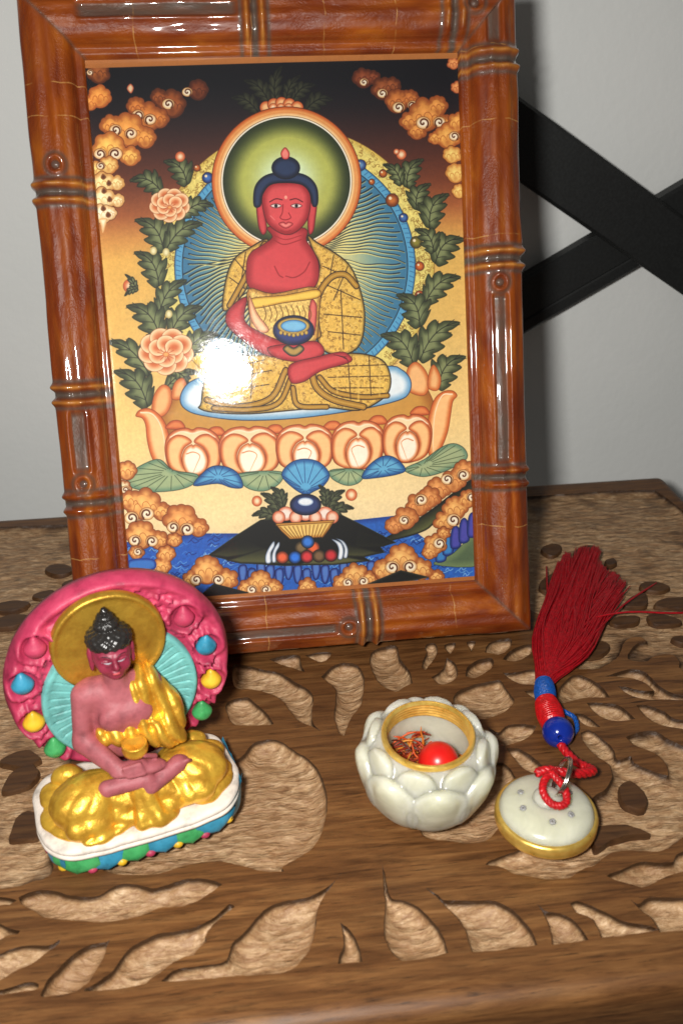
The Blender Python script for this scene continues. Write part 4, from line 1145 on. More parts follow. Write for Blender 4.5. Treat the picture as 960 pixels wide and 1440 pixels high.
def mat_print():
    t = NT('printed_sheet')
    n = t.node('ShaderNodeTexImage'); n.image = img; n.interpolation = 'Cubic'; n.extension = 'EXTEND'
    uv = t.node('ShaderNodeUVMap'); t.put(n.inputs['Vector'], uv.outputs['UV'])
    t.set(Base_Color=n.outputs['Color'], Roughness=0.55, Specular_IOR_Level=0.25)
    return t.m
def slab(name, x0, x1, z0, z1, yf, yb, mat, parent, uv=None):
    vs = [(x0, yf, z0), (x1, yf, z0), (x1, yf, z1), (x0, yf, z1), (x0, yb, z0), (x1, yb, z0), (x1, yb, z1), (x0, yb, z1)]
    return mesh(name, vs, [(0, 1, 2, 3), (5, 4, 7, 6), (4, 0, 3, 7), (1, 5, 6, 2), (3, 2, 6, 7), (4, 5, 1, 0)], mat, parent, smooth=False, uv=uv)
sheet_uv = [(0, 0), (1, 0), (1, 1), (0, 1)] * 2
pr = slab('picture', U0, U1, V0, V1, 0.31, 0.33, mat_print(), frame, sheet_uv)
pr['label'] = 'painted print of a red seated figure on a lotus throne'
def mat_glass():
    t = NT('picture_glass')
    tr = t.node('ShaderNodeBsdfTransparent'); gl = t.node('ShaderNodeBsdfGlossy')
    v = t.coord('Object'); sm = t.noise(v, 120, 5, 0.65, 0.8)
    t.put(gl.inputs['Roughness'], t.ramp(sm, [(0.35, 0.03), (0.75, 0.11)]))
    bp = t.node('ShaderNodeBump'); bp.inputs['Strength'].default_value = 0.35; bp.inputs['Distance'].default_value = 0.00012
    t.put(bp.inputs['Height'], t.noise(v, 240, 3)); t.put(gl.inputs['Normal'], bp.outputs['Normal'])
    fr = t.node('ShaderNodeFresnel'); fr.inputs['IOR'].default_value = 1.5
    mx = t.node('ShaderNodeMixShader')
    t.put(mx.inputs[0], fr.outputs[0]); t.put(mx.inputs[1], tr.outputs[0]); t.put(mx.inputs[2], gl.outputs[0])
    t.put(t.out.inputs['Surface'], mx.outputs[0])
    return t.m
gv = [(U0, 0.29, V0), (U1, 0.0, V0), (U1, 0.0, V1), (U0, 0.29, V1)]      # the pane sits a little askew in its rebate
mesh('glass', gv, [(0, 1, 2, 3)], mat_glass(), frame, smooth=False)
M_BACK = plain('frame_backing', (0.03, 0.026, 0.022, 1), 0.8)
slab('backing_board', -FW + .25, FW - .25, .35, FH - .25, 0.36, 1.05, M_BACK, frame)
# hinged strut that props the frame up from behind
lv = [(-2.2, 1.02, 11.0), (2.2, 1.02, 11.0), (2.2, 1.2, 11.0), (-2.2, 1.2, 11.0)]
zt = Vector((0, 6.4, 0.55))
k_ = Vector((0, math.cos(LEAN) * 6.4 - math.sin(LEAN) * (ZL * -1) , 0))
fy, fz = 6.3, -(ZL + 6.3 * -math.sin(LEAN)) / math.cos(LEAN)
fz = (-ZL + 6.3 * math.sin(LEAN)) / math.cos(LEAN)
lv += [(-1.2, fy - .12, fz), (1.2, fy - .12, fz), (1.2, fy + .05, fz + .04), (-1.2, fy + .05, fz + .04)]
mesh('strut', lv, [(0, 1, 2, 3), (4, 7, 6, 5), (0, 4, 5, 1), (1, 5, 6, 2), (2, 6, 7, 3), (3, 7, 4, 0)], M_BACK, frame, smooth=False)
tag(frame, 'brown lacquered bamboo picture frame leaning back with a colourful devotional print', 'picture frame')

# ------------------------------------------------------------------ painted clay figurine
statue = empty('seated_figurine', (-4.55, -5.15, 0.0), (0, 0, math.radians(16)))   # local -y is its front

def mat_paint(name, col, rough=0.42, dirt=0.35, bump=0.35, chips=False):
    t = NT(name)
    v = t.coord('Object')
    n1, n2 = t.noise(v, 260, 5, 0.65), t.noise(v, 900, 4, 0.6)
    big = t.noise(v, 90, 3)
    dk = tuple(c * 0.55 for c in col[:3]) + (1,); lt = tuple(min(1, c * 1.2 + 0.01) for c in col[:3]) + (1,)
    c = t.ramp(n1, [(0.28, dk), (0.5, col), (0.75, lt)])
    if chips: c = t.mix(t.ramp(big, [(0.70, 0.0), (0.74, 0.7)]), c, (0.75, 0.68, 0.60, 1))
    t.set(Base_Color=c, Roughness=rough, Specular_IOR_Level=0.45)
    c = t.mix(t.ramp(big, [(0.42, 0.0), (0.68, 0.3)]), c, tuple(min(1, q * 1.3 + 0.05) for q in col[:3]) + (1,))
    t.put(t.b.inputs['Base Color'], c)
    b = t.bump(n1, bump, 0.0007)
    t.bump(n2, 0.2, 0.0003, b)
    return t.m
def mat_gold(name='gold_paint', a=(0.50, 0.23, 0.02, 1), b=(1.0, 0.60, 0.07, 1), metal=0.62, rough=0.37):
    t = NT(name)
    v = t.coord('Object')
    n1, n2 = t.noise(v, 210, 5, 0.65), t.noise(v, 1300, 3, 0.6)
    big = t.noise(v, 60, 3)
    c = t.ramp(n1, [(0.26, a), (0.46, tuple((p + q) / 2 for p, q in zip(a, b))), (0.62, b)])
    c = t.mix(t.ramp(big, [(0.62, 0.0), (0.72, 0.45)]), c, (0.33, 0.13, 0.02, 1))
    t.set(Base_Color=c, Metallic=metal, Roughness=t.ramp(n1, [(0.3, rough + .12), (0.7, rough - .06)]))
    bp = t.bump(n1, 0.35, 0.0009)
    t.bump(n2, 0.25, 0.0003, bp)
    return t.m
M_GOLD = mat_gold()
M_BRASSY = mat_gold('old_gold_leaf', (0.34, 0.17, 0.018, 1), (0.66, 0.39, 0.05, 1), 0.7, 0.42)
M_ROSE = mat_paint('rose_skin_paint', (0.34, 0.085, 0.10, 1), 0.58)
M_FACE = mat_paint('crimson_face_paint', (0.25, 0.020, 0.048, 1), 0.45)
M_PINK = mat_paint('magenta_paint', (0.42, 0.032, 0.085, 1), 0.5, chips=False)
M_TEAL = mat_paint('teal_paint', (0.14, 0.42, 0.40, 1), 0.5)
M_HAIR = mat_paint('black_hair_paint', (0.012, 0.010, 0.009, 1), 0.25, bump=.25)
M_CREAM = mat_paint('bare_white_plaster', (0.74, 0.66, 0.58, 1), 0.7)
M_BLUE = mat_paint('blue_paint', (0.03, 0.24, 0.38, 1), 0.4)
M_GREEN = mat_paint('green_paint', (0.05, 0.33, 0.10, 1), 0.4)
M_YELLOW = mat_paint('yellow_paint', (0.72, 0.42, 0.02, 1), 0.4)
M_CLAY = mat_paint('painted_clay_side', (0.55, 0.40, 0.32, 1), 0.7)

# --- pedestal: plan outline with a bowed front
def plan(k, n=120):
    """superellipse-like plan; k scales it"""
    o = []
    for i in range(n):
        a = 2 * math.pi * i / n
        c_, s_ = math.cos(a), math.sin(a)
        x = 2.32 * math.copysign(abs(c_) ** 0.42, c_)
        y = (1.15 if s_ > 0 else 1.72) * math.copysign(abs(s_) ** 0.56, s_)
        o.append((x * k, y * k * 1.0 + 0.02))
    return o
def stacked(prof, n=120, amp=0.0):
    V = []
    for k, z in prof:
        for (x, y) in plan(k, n):
            d = 1 + amp * float(vnoise(x * 2.2, y * 2.2, z * 3))
            V.append((x * d, y * d, z + 0.25 * amp * float(vnoise(x * 1.3, y * 1.3, 4.4 + z))))
    F_ = grid_faces(len(prof), n, False, True)
    V.append((0, 0, prof[-1][1])); t = len(V) - 1; o = (len(prof) - 1) * n
    F_ += [(o + i, o + (i + 1) % n, t) for i in range(n)]
    V.append((0, 0, prof[0][1])); t = len(V) - 1
    F_ += [((i + 1) % n, i, t) for i in range(n)]
    return V, F_
V, F_ = stacked([(0.86, 0.0), (0.90, 0.06), (0.88, 0.25), (0.90, 0.42), (0.95, 0.5)], amp=0.02)
mesh('pedestal', V, F_, M_CLAY, statue)
V, F_ = stacked([(0.96, 0.50), (1.0, 0.53), (1.005, 0.58), (0.99, 0.615), (0.975, 0.63), (0.99, 0.645), (1.005, 0.69), (1.0, 0.75), (0.975, 0.80), (0.90, 0.815), (0.5, 0.82)], amp=0.045)
mesh('cushion', V, F_, M_CREAM, statue)
# lotus petals hanging round the pedestal, each its own colour
n_pet = 19
outl = plan(0.90, 400)
L_acc = [0.0]
for i in range(400):
    a, b = outl[i], outl[(i + 1) % 400]; L_acc.append(L_acc[-1] + math.hypot(b[0] - a[0], b[1] - a[1]))
def at_len(s):
    s %= L_acc[-1]; i = int(np.searchsorted(L_acc, s)) - 1; i = max(0, min(399, i))
    a, b = outl[i], outl[(i + 1) % 400]; u = (s - L_acc[i]) / (L_acc[i + 1] - L_acc[i])
    return (a[0] + (b[0] - a[0]) * u, a[1] + (b[1] - a[1]) * u), math.atan2(b[1] - a[1], b[0] - a[0])
cols = [M_BLUE, M_GREEN]
for k in range(n_pet):
    (x, y), a = at_len((k + .3) / n_pet * L_acc[-1])
    f = Vector((math.cos(a), math.sin(a), 0)); nn = Vector((math.sin(a), -math.cos(a), 0))
    V = []; nu, nv = 11, 9
    for i in range(nu):
        u = -1 + 2 * i / (nu - 1)
        for j in range(nv):
            w_ = j / (nv - 1)
            hw = 0.54 * (1 - 0.12 * w_) * (math.sqrt(max(0, 1 - (1 - w_ * 1.8) ** 2)) if w_ < 0.55 else 1) + 0.03
            z = 0.02 + (0.70 if k in (0, 17, 18) else 0.50) * w_ + 0.03 * abs(u)
            bul = 0.13 * (1 - u * u) * math.sin(math.pi * min(1, w_ * .8 + .25)) + 0.03 + (0.22 * w_ if k in (0, 17, 18) else 0)
            V.append(tuple(Vector((x, y, z)) + f * (u * hw) + nn * (bul + 0.015 * float(vnoise(u * 3 + k, w_ * 3, 2)))))
    mesh('petal', V, grid_faces(nu, nv), M_BLUE if k in (0, 17, 18) else cols[k % 2], statue)
    (x, y), a = at_len((k + .8) / n_pet * L_acc[-1]); nn = Vector((math.sin(a), -math.cos(a), 0))
    V, F_ = sphere((x + nn.x * .06, y + nn.y * .06, 0.12), (0.13, 0.13, 0.10), 12, 8)
    mesh('petal_tip', V, F_, [M_YELLOW, M_PINK][k % 2], statue)

# --- back slab: magenta, scroll relief, thick rounded rim
PC = (0.14, 3.42)
def plate_R(a):
    x, z = math.cos(a), math.sin(a)
    R_ = 2.52 + 0.06 * z
    if z < -0.45: R_ = min(R_, (PC[1] - 0.78) / -z) 
    return R_
nr, na = 60, 260
scroll = []
for k in range(210):
    a = random.uniform(-0.75, math.pi + 0.75); r_ = random.uniform(1.55, 2.28)
    scroll.append((r_ * math.cos(a), r_ * math.sin(a), random.uniform(0.05, 0.1), random.uniform(.045, .105), random.uniform(0, 6)))
ang = np.linspace(0, 2 * math.pi, na, endpoint=False)
Rs = np.array([plate_R(a) for a in ang])
tt = np.linspace(0, 1, nr)
RR = tt[:, None] * Rs[None, :]
xx, zz = RR * np.cos(ang), RR * np.sin(ang)
edge = Rs[None, :] - RR
relief = 0.12 * np.exp(-((edge - 0.14) / 0.13) ** 2) + 0.02 * vnoise(xx * 3, zz * 3, 1)
for cx_, cz_, w_, hgt, ph in scroll:
    dx, dz = xx - cx_, zz - cz_
    d = np.hypot(dx, dz)
    relief += hgt * np.exp(-((d - w_) / 0.042) ** 2) * (np.cos(np.arctan2(dz, dx) - ph) > -0.55) * (edge > 0.24)
JEW = [(1.66, 4.68, 'M_PINK'), (2.10, 3.76, 'M_BLUE'), (2.14, 2.76, 'M_YELLOW'), (1.84, 1.90, 'M_GREEN'),
       (-1.58, 4.78, 'M_PINK'), (-1.98, 3.93, 'M_BLUE'), (-1.92, 2.85, 'M_YELLOW'), (-1.60, 1.98, 'M_GREEN')]
for jx, jz, _ in JEW:
    d = np.hypot(xx + PC[0] - jx, (zz + PC[1] - jz))
    relief = relief * sstep((d - 0.28) / 0.14) + 0.15 * np.exp(-((d - 0.36) / 0.08) ** 2)
inner = np.hypot(xx + PC[0] - 0.05, zz + PC[1] - 3.05) < 1.80
relief = np.where(inner, np.minimum(relief, 0.05), relief)
front = 0.62 - relief
front = np.where(edge < 0.10, front + (0.10 - edge) ** 2 * 14, front)
V = [(x + PC[0], y, z + PC[1]) for x, y, z in zip(xx.ravel(), front.ravel(), zz.ravel())]
F_ = [q[::-1] for q in grid_faces(nr, na, False, True)]
o = len(V)
for yb_, sc in ((0.85, 1.01), (1.08, 0.99), (1.15, 0.93)):
    V += [(Rs[i] * sc * math.cos(ang[i]) + PC[0], yb_, Rs[i] * sc * math.sin(ang[i]) + PC[1]) for i in range(na)]
V.append((PC[0], 1.15, PC[1]))
lvl = [(nr - 1) * na, o, o + na, o + 2 * na]
for a, b in zip(lvl, lvl[1:]): F_ += [(a + i, b + i, b + (i + 1) % na, a + (i + 1) % na)[::-1] for i in range(na)]
F_ += [(o + 2 * na + i, o + 3 * na, o + 2 * na + (i + 1) % na)[::-1] for i in range(na)]
back = mesh('back_slab', V, F_, M_PINK, statue)
MATS = dict(M_PINK=M_PINK, M_BLUE=M_BLUE, M_YELLOW=M_YELLOW, M_GREEN=M_GREEN)
for jx, jz, mn in JEW:
    def tear(q, d): return Vector((q.x * (1 - 0.35 * max(0, d.z)), q.y * (1.0 - 0.2 * max(0, d.z)) - 0.05 * max(0, d.z) ** 3, q.z + 0.09 * max(0, d.z) ** 4))
    V, F_ = sphere((jx, 0.52, jz), (0.25, 0.22, 0.24), 20, 14, tear)
    mesh('jewel', V, F_, MATS[mn], back)

def dish(name, cx, cz, R_, y0, mat, parent, grooves=0, lip=0.05, nr=26, na=160):
    V = []
    for i in range(nr):
        r_ = R_ * i / (nr - 1)
        for j in range(na):
            a = 2 * math.pi * j / na
            e = R_ - r_
            h = lip * math.exp(-((e - 0.05) / 0.05) ** 2) + 0.02 * float(vnoise(r_ * math.cos(a) * 2.5, r_ * math.sin(a) * 2.5, 8))
            if grooves and r_ > R_ * .45 and e > 0.14:
                g = (a * grooves / (2 * math.pi)) % 1
                h -= 0.07 * math.exp(-((g - .5) / 0.075) ** 2) * (0.75 + .8 * float(vnoise(r_ * 2, int(a * grooves / 6.283) * 1.7, 3)))
            V.append((cx + r_ * math.cos(a), y0 - h, cz + r_ * math.sin(a)))
    F_ = [q[::-1] for q in grid_faces(nr, na, False, True)]
    o = len(V)
    V += [(cx + R_ * 1.01 * math.cos(2 * math.pi * j / na), y0 + 0.16, cz + R_ * 1.01 * math.sin(2 * math.pi * j / na)) for j in range(na)]
    F_ += [((nr - 1) * na + j, o + j, o + (j + 1) % na, (nr - 1) * na + (j + 1) % na)[::-1] for j in range(na)]
    return mesh(name, V, F_, mat, parent)
dish('aura', 0.05, 3.05, 1.74, 0.44, M_TEAL, back, grooves=44, lip=0.06, na=616)
dish('halo', -0.06, 4.58, 1.24, 0.33, M_BRASSY, back, lip=0.06)

# --- body (rose): torso, neck, right arm, hands, shins
f = Field((-1.75, -1.65, 1.2), (1.55, 0.75, 4.55), 0.034)
A = f.add
A(f.ell((0.02, 0.05, 3.05), (0.86, 0.52, 0.85)), .2)            # chest
A(f.ell((0.0, -0.02, 2.45), (0.78, 0.52, 0.7)), .25)
A(f.cap((-0.72, 0.1, 3.58), (0.75, 0.1, 3.45), 0.34), .2)       # shoulders
A(f.cap((-0.08, -0.02, 3.6), (-0.1, -0.1, 4.4), 0.30, 0.26), .15)
A(f.cap((-0.98, 0.08, 3.55), (-1.14, -0.1, 2.55), 0.27, 0.25), .16)   # upper arm
A(f.cap((-1.14, -0.12, 2.52), (-0.45, -0.92, 2.18), 0.25, 0.18), .12) # forearm
A(f.ell((-0.18, -1.0, 2.14), (0.42, 0.22, 0.13), 0, 0, 0.1), .08)     # hands laid one on the other
A(f.ell((0.22, -0.98, 2.05), (0.42, 0.24, 0.13), 0, 0, -0.15), .06)
for k in range(4): A(f.cap((0.05 + .02 * k, -1.12 - .03 * k, 2.28 - k * .07), (-0.34 + .03 * k, -1.14 - .02 * k, 2.3 - k * .075), 0.05, .045), .03)
A(f.cap((0.45, -0.9, 2.2), (0.2, -1.05, 2.42), 0.06, .05), .04)
A(f.cap((-0.72, -1.0, 1.74), (0.15, -1.12, 1.80), 0.19, 0.17), .1)    # crossed shins and soles
A(f.cap((0.90, -0.92, 1.80), (0.15, -1.18, 1.60), 0.20, 0.18), .1)
A(f.ell((0.92, -0.95, 1.88), (0.22, 0.17, 0.12), .3), .06)
for k in range(4): A(f.cap((0.98 + .03 * k, -1.03 + .03 * k, 1.92 - k * .04), (1.1 + .03 * k, -1.05 + .03 * k, 1.95 - k * .04), 0.045), .03)
A(f.ell((-0.33, -0.42, 3.12), (0.36, 0.16, 0.26)), .2); A(f.ell((0.30, -0.42, 3.10), (0.36, 0.16, 0.26)), .2)
f.d += 0.012 * vnoise(f.x * 3, f.y * 3, f.z * 3)
V, F_ = f.mesh()
def narrow(V):
    k = sstep((V[:, 2] - 1.9) / 0.7) * 0.14
    V[:, 0] = V[:, 0] * (1 - k) - 0.03 * k
    return V
V = narrow(V)
body = mesh('body', V, F_, M_ROSE, statue)

# --- head (crimson) with brow, nose, mouth, eyes and long ears
f = Field((-0.85, -0.85, 3.95), (0.65, 0.5, 5.3), 0.022)
A = f.add
hx = -0.08
A(f.ell((hx, -0.08, 4.66), (0.42, 0.42, 0.52)), .1)
A(f.ell((hx, -0.22, 4.42), (0.30, 0.27, 0.30)), .15)
A(f.ell((hx + .01, -0.38, 4.24), (0.12, 0.10, 0.09)), .12)      # chin
A(f.cap((hx, -0.50, 4.72), (hx + .01, -0.57, 4.53), 0.035, 0.065), .07)   # nose
A(f.ell((hx - .04, -0.53, 4.505), (0.045, 0.04, 0.03)), .04); A(f.ell((hx + .06, -0.53, 4.505), (0.045, 0.04, 0.03)), .04)
for sg in (-1, 1):
    A(f.cap((hx + sg * .06, -0.49, 4.76), (hx + sg * .27, -0.38, 4.77), 0.035), .06)
    f.cut(f.ell((hx + sg * .17, -0.48, 4.675), (0.11, 0.06, 0.05)), .05)
    A(f.ell((hx + sg * .16, -0.42, 4.66), (0.105, 0.06, 0.05)), .03)
    f.cut(f.cap((hx + sg * .08, -0.495, 4.635), (hx + sg * .25, -0.43, 4.65), 0.014), .02)
    A(f.ell((hx + sg * .20, -0.36, 4.46), (0.12, 0.1, 0.12)), .1)
    A(f.ell((hx + sg * .44, 0.0, 4.62), (0.07, 0.12, 0.2)), .04); A(f.ell((hx + sg * .44, -0.03, 4.38), (0.055, 0.07, 0.15)), .05)
A(f.ell((hx - .005, -0.515, 4.40), (0.10, 0.045, 0.028)), .03); A(f.ell((hx + .0, -0.505, 4.345), (0.08, 0.05, 0.032)), .03)
f.cut(f.cap((hx - .09, -0.56, 4.378), (hx + .09, -0.56, 4.378), 0.012), .015)
f.d += 0.006 * vnoise(f.x * 6, f.y * 6, f.z * 6)
V, F_ = f.mesh()
head = mesh('head', V, F_, M_FACE, statue)
f = Field((-0.85, -0.75, 4.6), (0.7, 0.6, 5.95), 0.024)
A = f.add
A(f.ell((hx, -0.0, 4.98), (0.50, 0.50, 0.30)), .05)
A(f.ell((hx - .01, 0.02, 5.31), (0.27, 0.27, 0.17)), .02)
A(f.ell((hx - .01, 0.02, 5.49), (0.19, 0.19, 0.10)), .015)
A(f.ell((hx - .01, 0.02, 5.60), (0.09, 0.09, 0.12)), .03)
f.cut(f.ell((hx, -0.36, 4.62), (0.40, 0.5, 0.26)), .04)
wv = np.sin(np.arctan2(f.y, f.x - hx) * 16) * np.sin(f.z * 46)
f.d += 0.018 * wv + 0.01 * vnoise(f.x * 8, f.y * 8, f.z * 8)
V, F_ = f.mesh()
mesh('hair', V, F_, M_HAIR, head)

# --- gold robe: over one shoulder, across the lap, fanned over the cushion
f = Field((-2.25, -1.75, 0.72), (2.25, 0.62, 3.95), 0.028)
A = f.add
A(f.cap((0.66, 0.12, 3.52), (1.06, -0.05, 2.7), 0.40, 0.42), .2)        # draped shoulder and sleeve
A(f.cap((1.06, -0.02, 2.7), (1.02, -0.35, 2.35), 0.42, 0.36), .2)
A(f.cap((0.38, -0.15, 3.62), (0.42, -0.42, 2.6), 0.22, 0.24), .12)      # hanging hem down the chest
A(f.ell((-0.05, -0.22, 2.62), (0.78, 0.42, 0.28)), .08)                  # sash
A(f.cap((-0.72, -0.35, 2.78), (0.55, -0.55, 2.86), 0.07), .05)
A(f.ell((0.80, -0.42, 2.45), (0.42, 0.34, 0.42)), .12)
A(f.ell((-1.12, -0.72, 1.34), (0.88, 0.66, 0.56), 0.25), .05)            # knees
A(f.ell((1.18, -0.62, 1.36), (0.88, 0.64, 0.54), -0.3), .05)
A(f.ell((-1.0, -1.12, 1.10), (0.78, 0.38, 0.34), 0.3), .1)
A(f.ell((0.98, -1.02, 1.12), (0.70, 0.40, 0.34), -0.35), .1)
A(f.ell((0.0, -0.7, 1.3), (1.1, 0.6, 0.46)), .15)
A(f.cap((0.02, -1.1, 1.72), (0.22, -1.48, 0.95), 0.16, 0.20), .1)        # fall of cloth between the knees
A(f.cap((-0.1, -1.15, 1.55), (-0.12, -1.5, 0.92), 0.12, 0.16), .08)
A(f.ell((0.22, -1.42, 0.90), (0.50, 0.24, 0.15)), .08)
A(f.ell((0.05, -1.15, 0.98), (0.95, 0.32, 0.24)), .06)
A(f.ell((-0.9, -1.38, 0.88), (0.55, 0.24, 0.13), 0.25), .08)
for sg in (-1, 1):                                                       # fans of cloth at the sides
    A(f.ell((sg * 1.72, -0.62, 0.90), (0.46, 0.60, 0.15), sg * -.3), .06)
    A(f.ell((sg * 1.45, -1.05, 0.88), (0.42, 0.36, 0.14), sg * .5), .06)
    for q in range(6): f.cut(f.cap((sg * 1.4, -0.55 + .05 * q, 1.08), (sg * (2.2 - .05 * q), -1.3 + .27 * q, 1.06), 0.035), .03)
    A(f.ell((sg * 1.70, 0.05, 1.0), (0.48, 0.42, 0.22)), .06)
    A(f.ell((sg * 1.45, 0.28, 1.25), (0.36, 0.26, 0.30)), .06)
# pleats: sharp creases between soft folds
rid = lambda q: 1 - 2 * np.abs(np.sin(q))
leg = np.exp(-((f.z - 1.2) / 0.6) ** 2)
fan = np.arctan2(f.y + 0.35 + 0.2 * np.abs(f.x), np.abs(f.x) - 0.5)
f.d += leg * 0.022 * rid(fan * 7 + 2.2 * vnoise(f.x * 1.5, f.y * 1.5, f.z * 1.5))
f.d += np.where(f.z > 2.1, 0.046 * rid((f.x * 0.8 + f.z * 0.16 + 0.10 * vnoise(f.x * 2, f.y * 2, f.z)) * 11), 0)
f.d += 0.03 * vnoise(f.x * 3, f.y * 3, f.z * 3) + 0.022 * vnoise(f.x * 8, f.y * 8, f.z * 8)
f.cut(f.ell((0, -.2, 0.2), (3, 3, 0.5)), .02)
V, F_ = f.mesh()
mesh('robe', narrow(V), F_, M_GOLD, statue)
# painted features on the face
M_LINE = plain('dark_paint_line', (0.03, 0.008, 0.012, 1), 0.5); M_LIP = plain('pink_lip_paint', (0.50, 0.07, 0.08, 1), 0.45); M_EYE = plain('pale_eye_paint', (0.42, 0.40, 0.45, 1), 0.4)
for sg in (-1, 1):
    V, F_ = tube(spline([(hx + sg * .07, -0.505, 4.655), (hx + sg * .16, -0.485, 4.64), (hx + sg * .26, -0.425, 4.665)], 9), [.006, .011, .013, .015, .015, .014, .012, .01, .006], 6)
    mesh('eye', V, F_, M_EYE, head)
    V, F_ = tube(spline([(hx + sg * .05, -0.525, 4.765), (hx + sg * .16, -0.485, 4.81), (hx + sg * .29, -0.40, 4.78)], 9), [.006, .009, .011, .012, .012, .011, .01, .008, .005], 6)
    mesh('eyebrow', V, F_, M_LINE, head)
V, F_ = sphere((hx, -0.535, 4.372), (0.085, 0.03, 0.036), 16, 8)
mesh('lips', V, F_, M_LIP, head)
# alms bowl held in the lap
prof = [(0.0, 0), (0.14, 0.01), (0.2, 0.03), (0.27, 0.12), (0.29, 0.22), (0.26, 0.30), (0.28, 0.33), (0.26, 0.36), (0.2, 0.33), (0.0, 0.28)]
V, F_ = lathe(prof, 32)
mesh('alms_bowl', V, F_, M_GOLD, statue, loc=(0.02, -0.86, 2.33))
tag(statue, 'painted clay seated figurine in gold robe with magenta jewelled back slab', 'figurine')

# ------------------------------------------------------------------ jade lotus jar with a brass neck
def mat_jade(name, a=(0.54, 0.54, 0.41, 1), b=(0.68, 0.675, 0.53, 1)):
    t = NT(name)
    v = t.coord('Object')
    n = t.noise(v, 130, 4, 0.6, 1.0)
    t.set(Base_Color=t.ramp(n, [(0.3, a), (0.7, b)]), Roughness=0.24, Subsurface_Weight=0.9, Subsurface_Scale=0.008,
          Subsurface_Radius=(1.0, 1.0, 0.75), Specular_IOR_Level=0.55)
    t.bump(t.noise(v, 600, 3), 0.08, 0.0004)
    return t.m
def mat_brass():
    t = NT('polished_brass')
    v = t.coord('Object')
    n = t.noise(v, 400, 4)
    t.set(Base_Color=t.ramp(n, [(0.3, (0.82, 0.48, 0.08, 1)), (0.7, (1.0, 0.70, 0.18, 1))]), Metallic=0.72, Roughness=t.ramp(n, [(0.3, 0.26), (0.7, 0.40)]))
    t.bump(n, 0.12, 0.0003)
    return t.m
M_JADE, M_BRASS = mat_jade('pale_jade'), mat_brass()
jar = empty('lotus_jar', (2.24, -5.76, 0.0), (math.radians(3.0), 0, 0.2))
f = Field((-1.9, -1.9, -0.06), (1.9, 1.9, 2.3), 0.036)
def jar_parts(g):
    """the bowl and its rows of carved petals, as separate distance fields"""
    rows = [g.ell((0, 0, 1.10), (1.51, 1.51, 1.32))]
    for k in range(8):
        a = math.radians(-90 + 45 * k + 11.5); rows.append(g.ell((0.90 * math.cos(a), 0.90 * math.sin(a), 0.46), (0.23, 0.58, 0.68), a, 0, -0.55))
    for k in range(8):                                   # main petals lean outwards and end in a tip
        a = math.radians(-90 + 45 * k - 11)
        d = g.ell((1.36 * math.cos(a), 1.36 * math.sin(a), 1.04), (0.145, 0.70, 0.74), a, 0, -0.18)
        e = g.ell((1.52 * math.cos(a), 1.52 * math.sin(a), 1.34), (0.11, 0.28, 0.38), a, 0, -0.22)
        h = np.maximum(0.25 - np.abs(d - e), 0) / 0.25
        rows.append(np.minimum(d, e) - h * h * 0.0625)
    for k in range(8):
        a = math.radians(-90 + 45 * k + 11.5); rows.append(g.ell((1.27 * math.cos(a), 1.27 * math.sin(a), 1.56), (0.15, 0.46, 0.60), a, 0, 0.05))
    return rows
rows = jar_parts(f)
for d in rows: f.add(d, 0.12)
f.cut(np.hypot(f.x, f.y) - 1.0 + np.maximum(0, 0.9 - f.z) * 0.35 + np.where(f.z < 0.42, 9, 0), .04)
f.d = np.maximum(f.d, -f.z + 0.0)
lim = 2.02 + 0.05 * np.cos(8 * (np.arctan2(f.y, f.x) - math.radians(-78.5)))
f.d = np.maximum(f.d, f.z - np.where(np.hypot(f.x, f.y) < 1.12, 2.0, lim))
f.d += 0.008 * vnoise(f.x * 2.5, f.y * 2.5, f.z * 2.5)
V, F_ = f.mesh()
e1, e2 = V[F_[:, 2]] - V[F_[:, 0]], V[F_[:, 3]] - V[F_[:, 1]]
fn = np.cross(e1, e2); vn = np.zeros_like(V)
for k in range(4): np.add.at(vn, F_[:, k], fn)
vn /= np.linalg.norm(vn, axis=1)[:, None] + 1e-12
g = Field.__new__(Field); cen = V[F_].mean(1); g.x, g.y, g.z = cen.T
which = np.argmin(np.stack(jar_parts(g)), 0)
which[np.hypot(cen[:, 0], cen[:, 1]) < 1.06] = 0
for k in range(len(rows)):
    sel = F_[which == k]
    if not len(sel): continue
    used, inv = np.unique(sel, return_inverse=True)
    mesh('petal' if k else 'bowl', V[used], inv.reshape(sel.shape), M_JADE, jar, normals=vn[used])
thr = []
for k in range(5): thr += [(1.02, 2.12 - k * .08), (0.955, 2.085 - k * .08), (0.955, 2.07 - k * .08)]
prof = [(1.075, 2.0), (1.075, 2.11), (1.055, 2.14), (1.03, 2.14)] + thr + [(1.0, 1.78)]
V, F_ = lathe(prof, 96)
mesh('brass_neck', V, F_, M_BRASS, jar, angle=25)
tag(jar, 'open pale jade jar carved as a lotus with threaded brass neck', 'jar')

t = NT('red_lacquer')
v = t.coord('Object'); n = t.noise(v, 300, 3)
t.set(Base_Color=t.ramp(n, [(0.3, (0.62, 0.010, 0.008, 1)), (0.7, (0.70, 0.018, 0.012, 1))]), Roughness=0.32)
t.bump(n, 0.06, 0.0004)
M_RED = t.m
V, F_ = sphere((0, 0, 0), 0.47, 40, 24)
pearl = mesh('red_bead', V, F_, M_RED, loc=(2.51, -5.96, 1.30))
tag(pearl, 'smooth round red bead lying inside the open jade jar', 'bead')
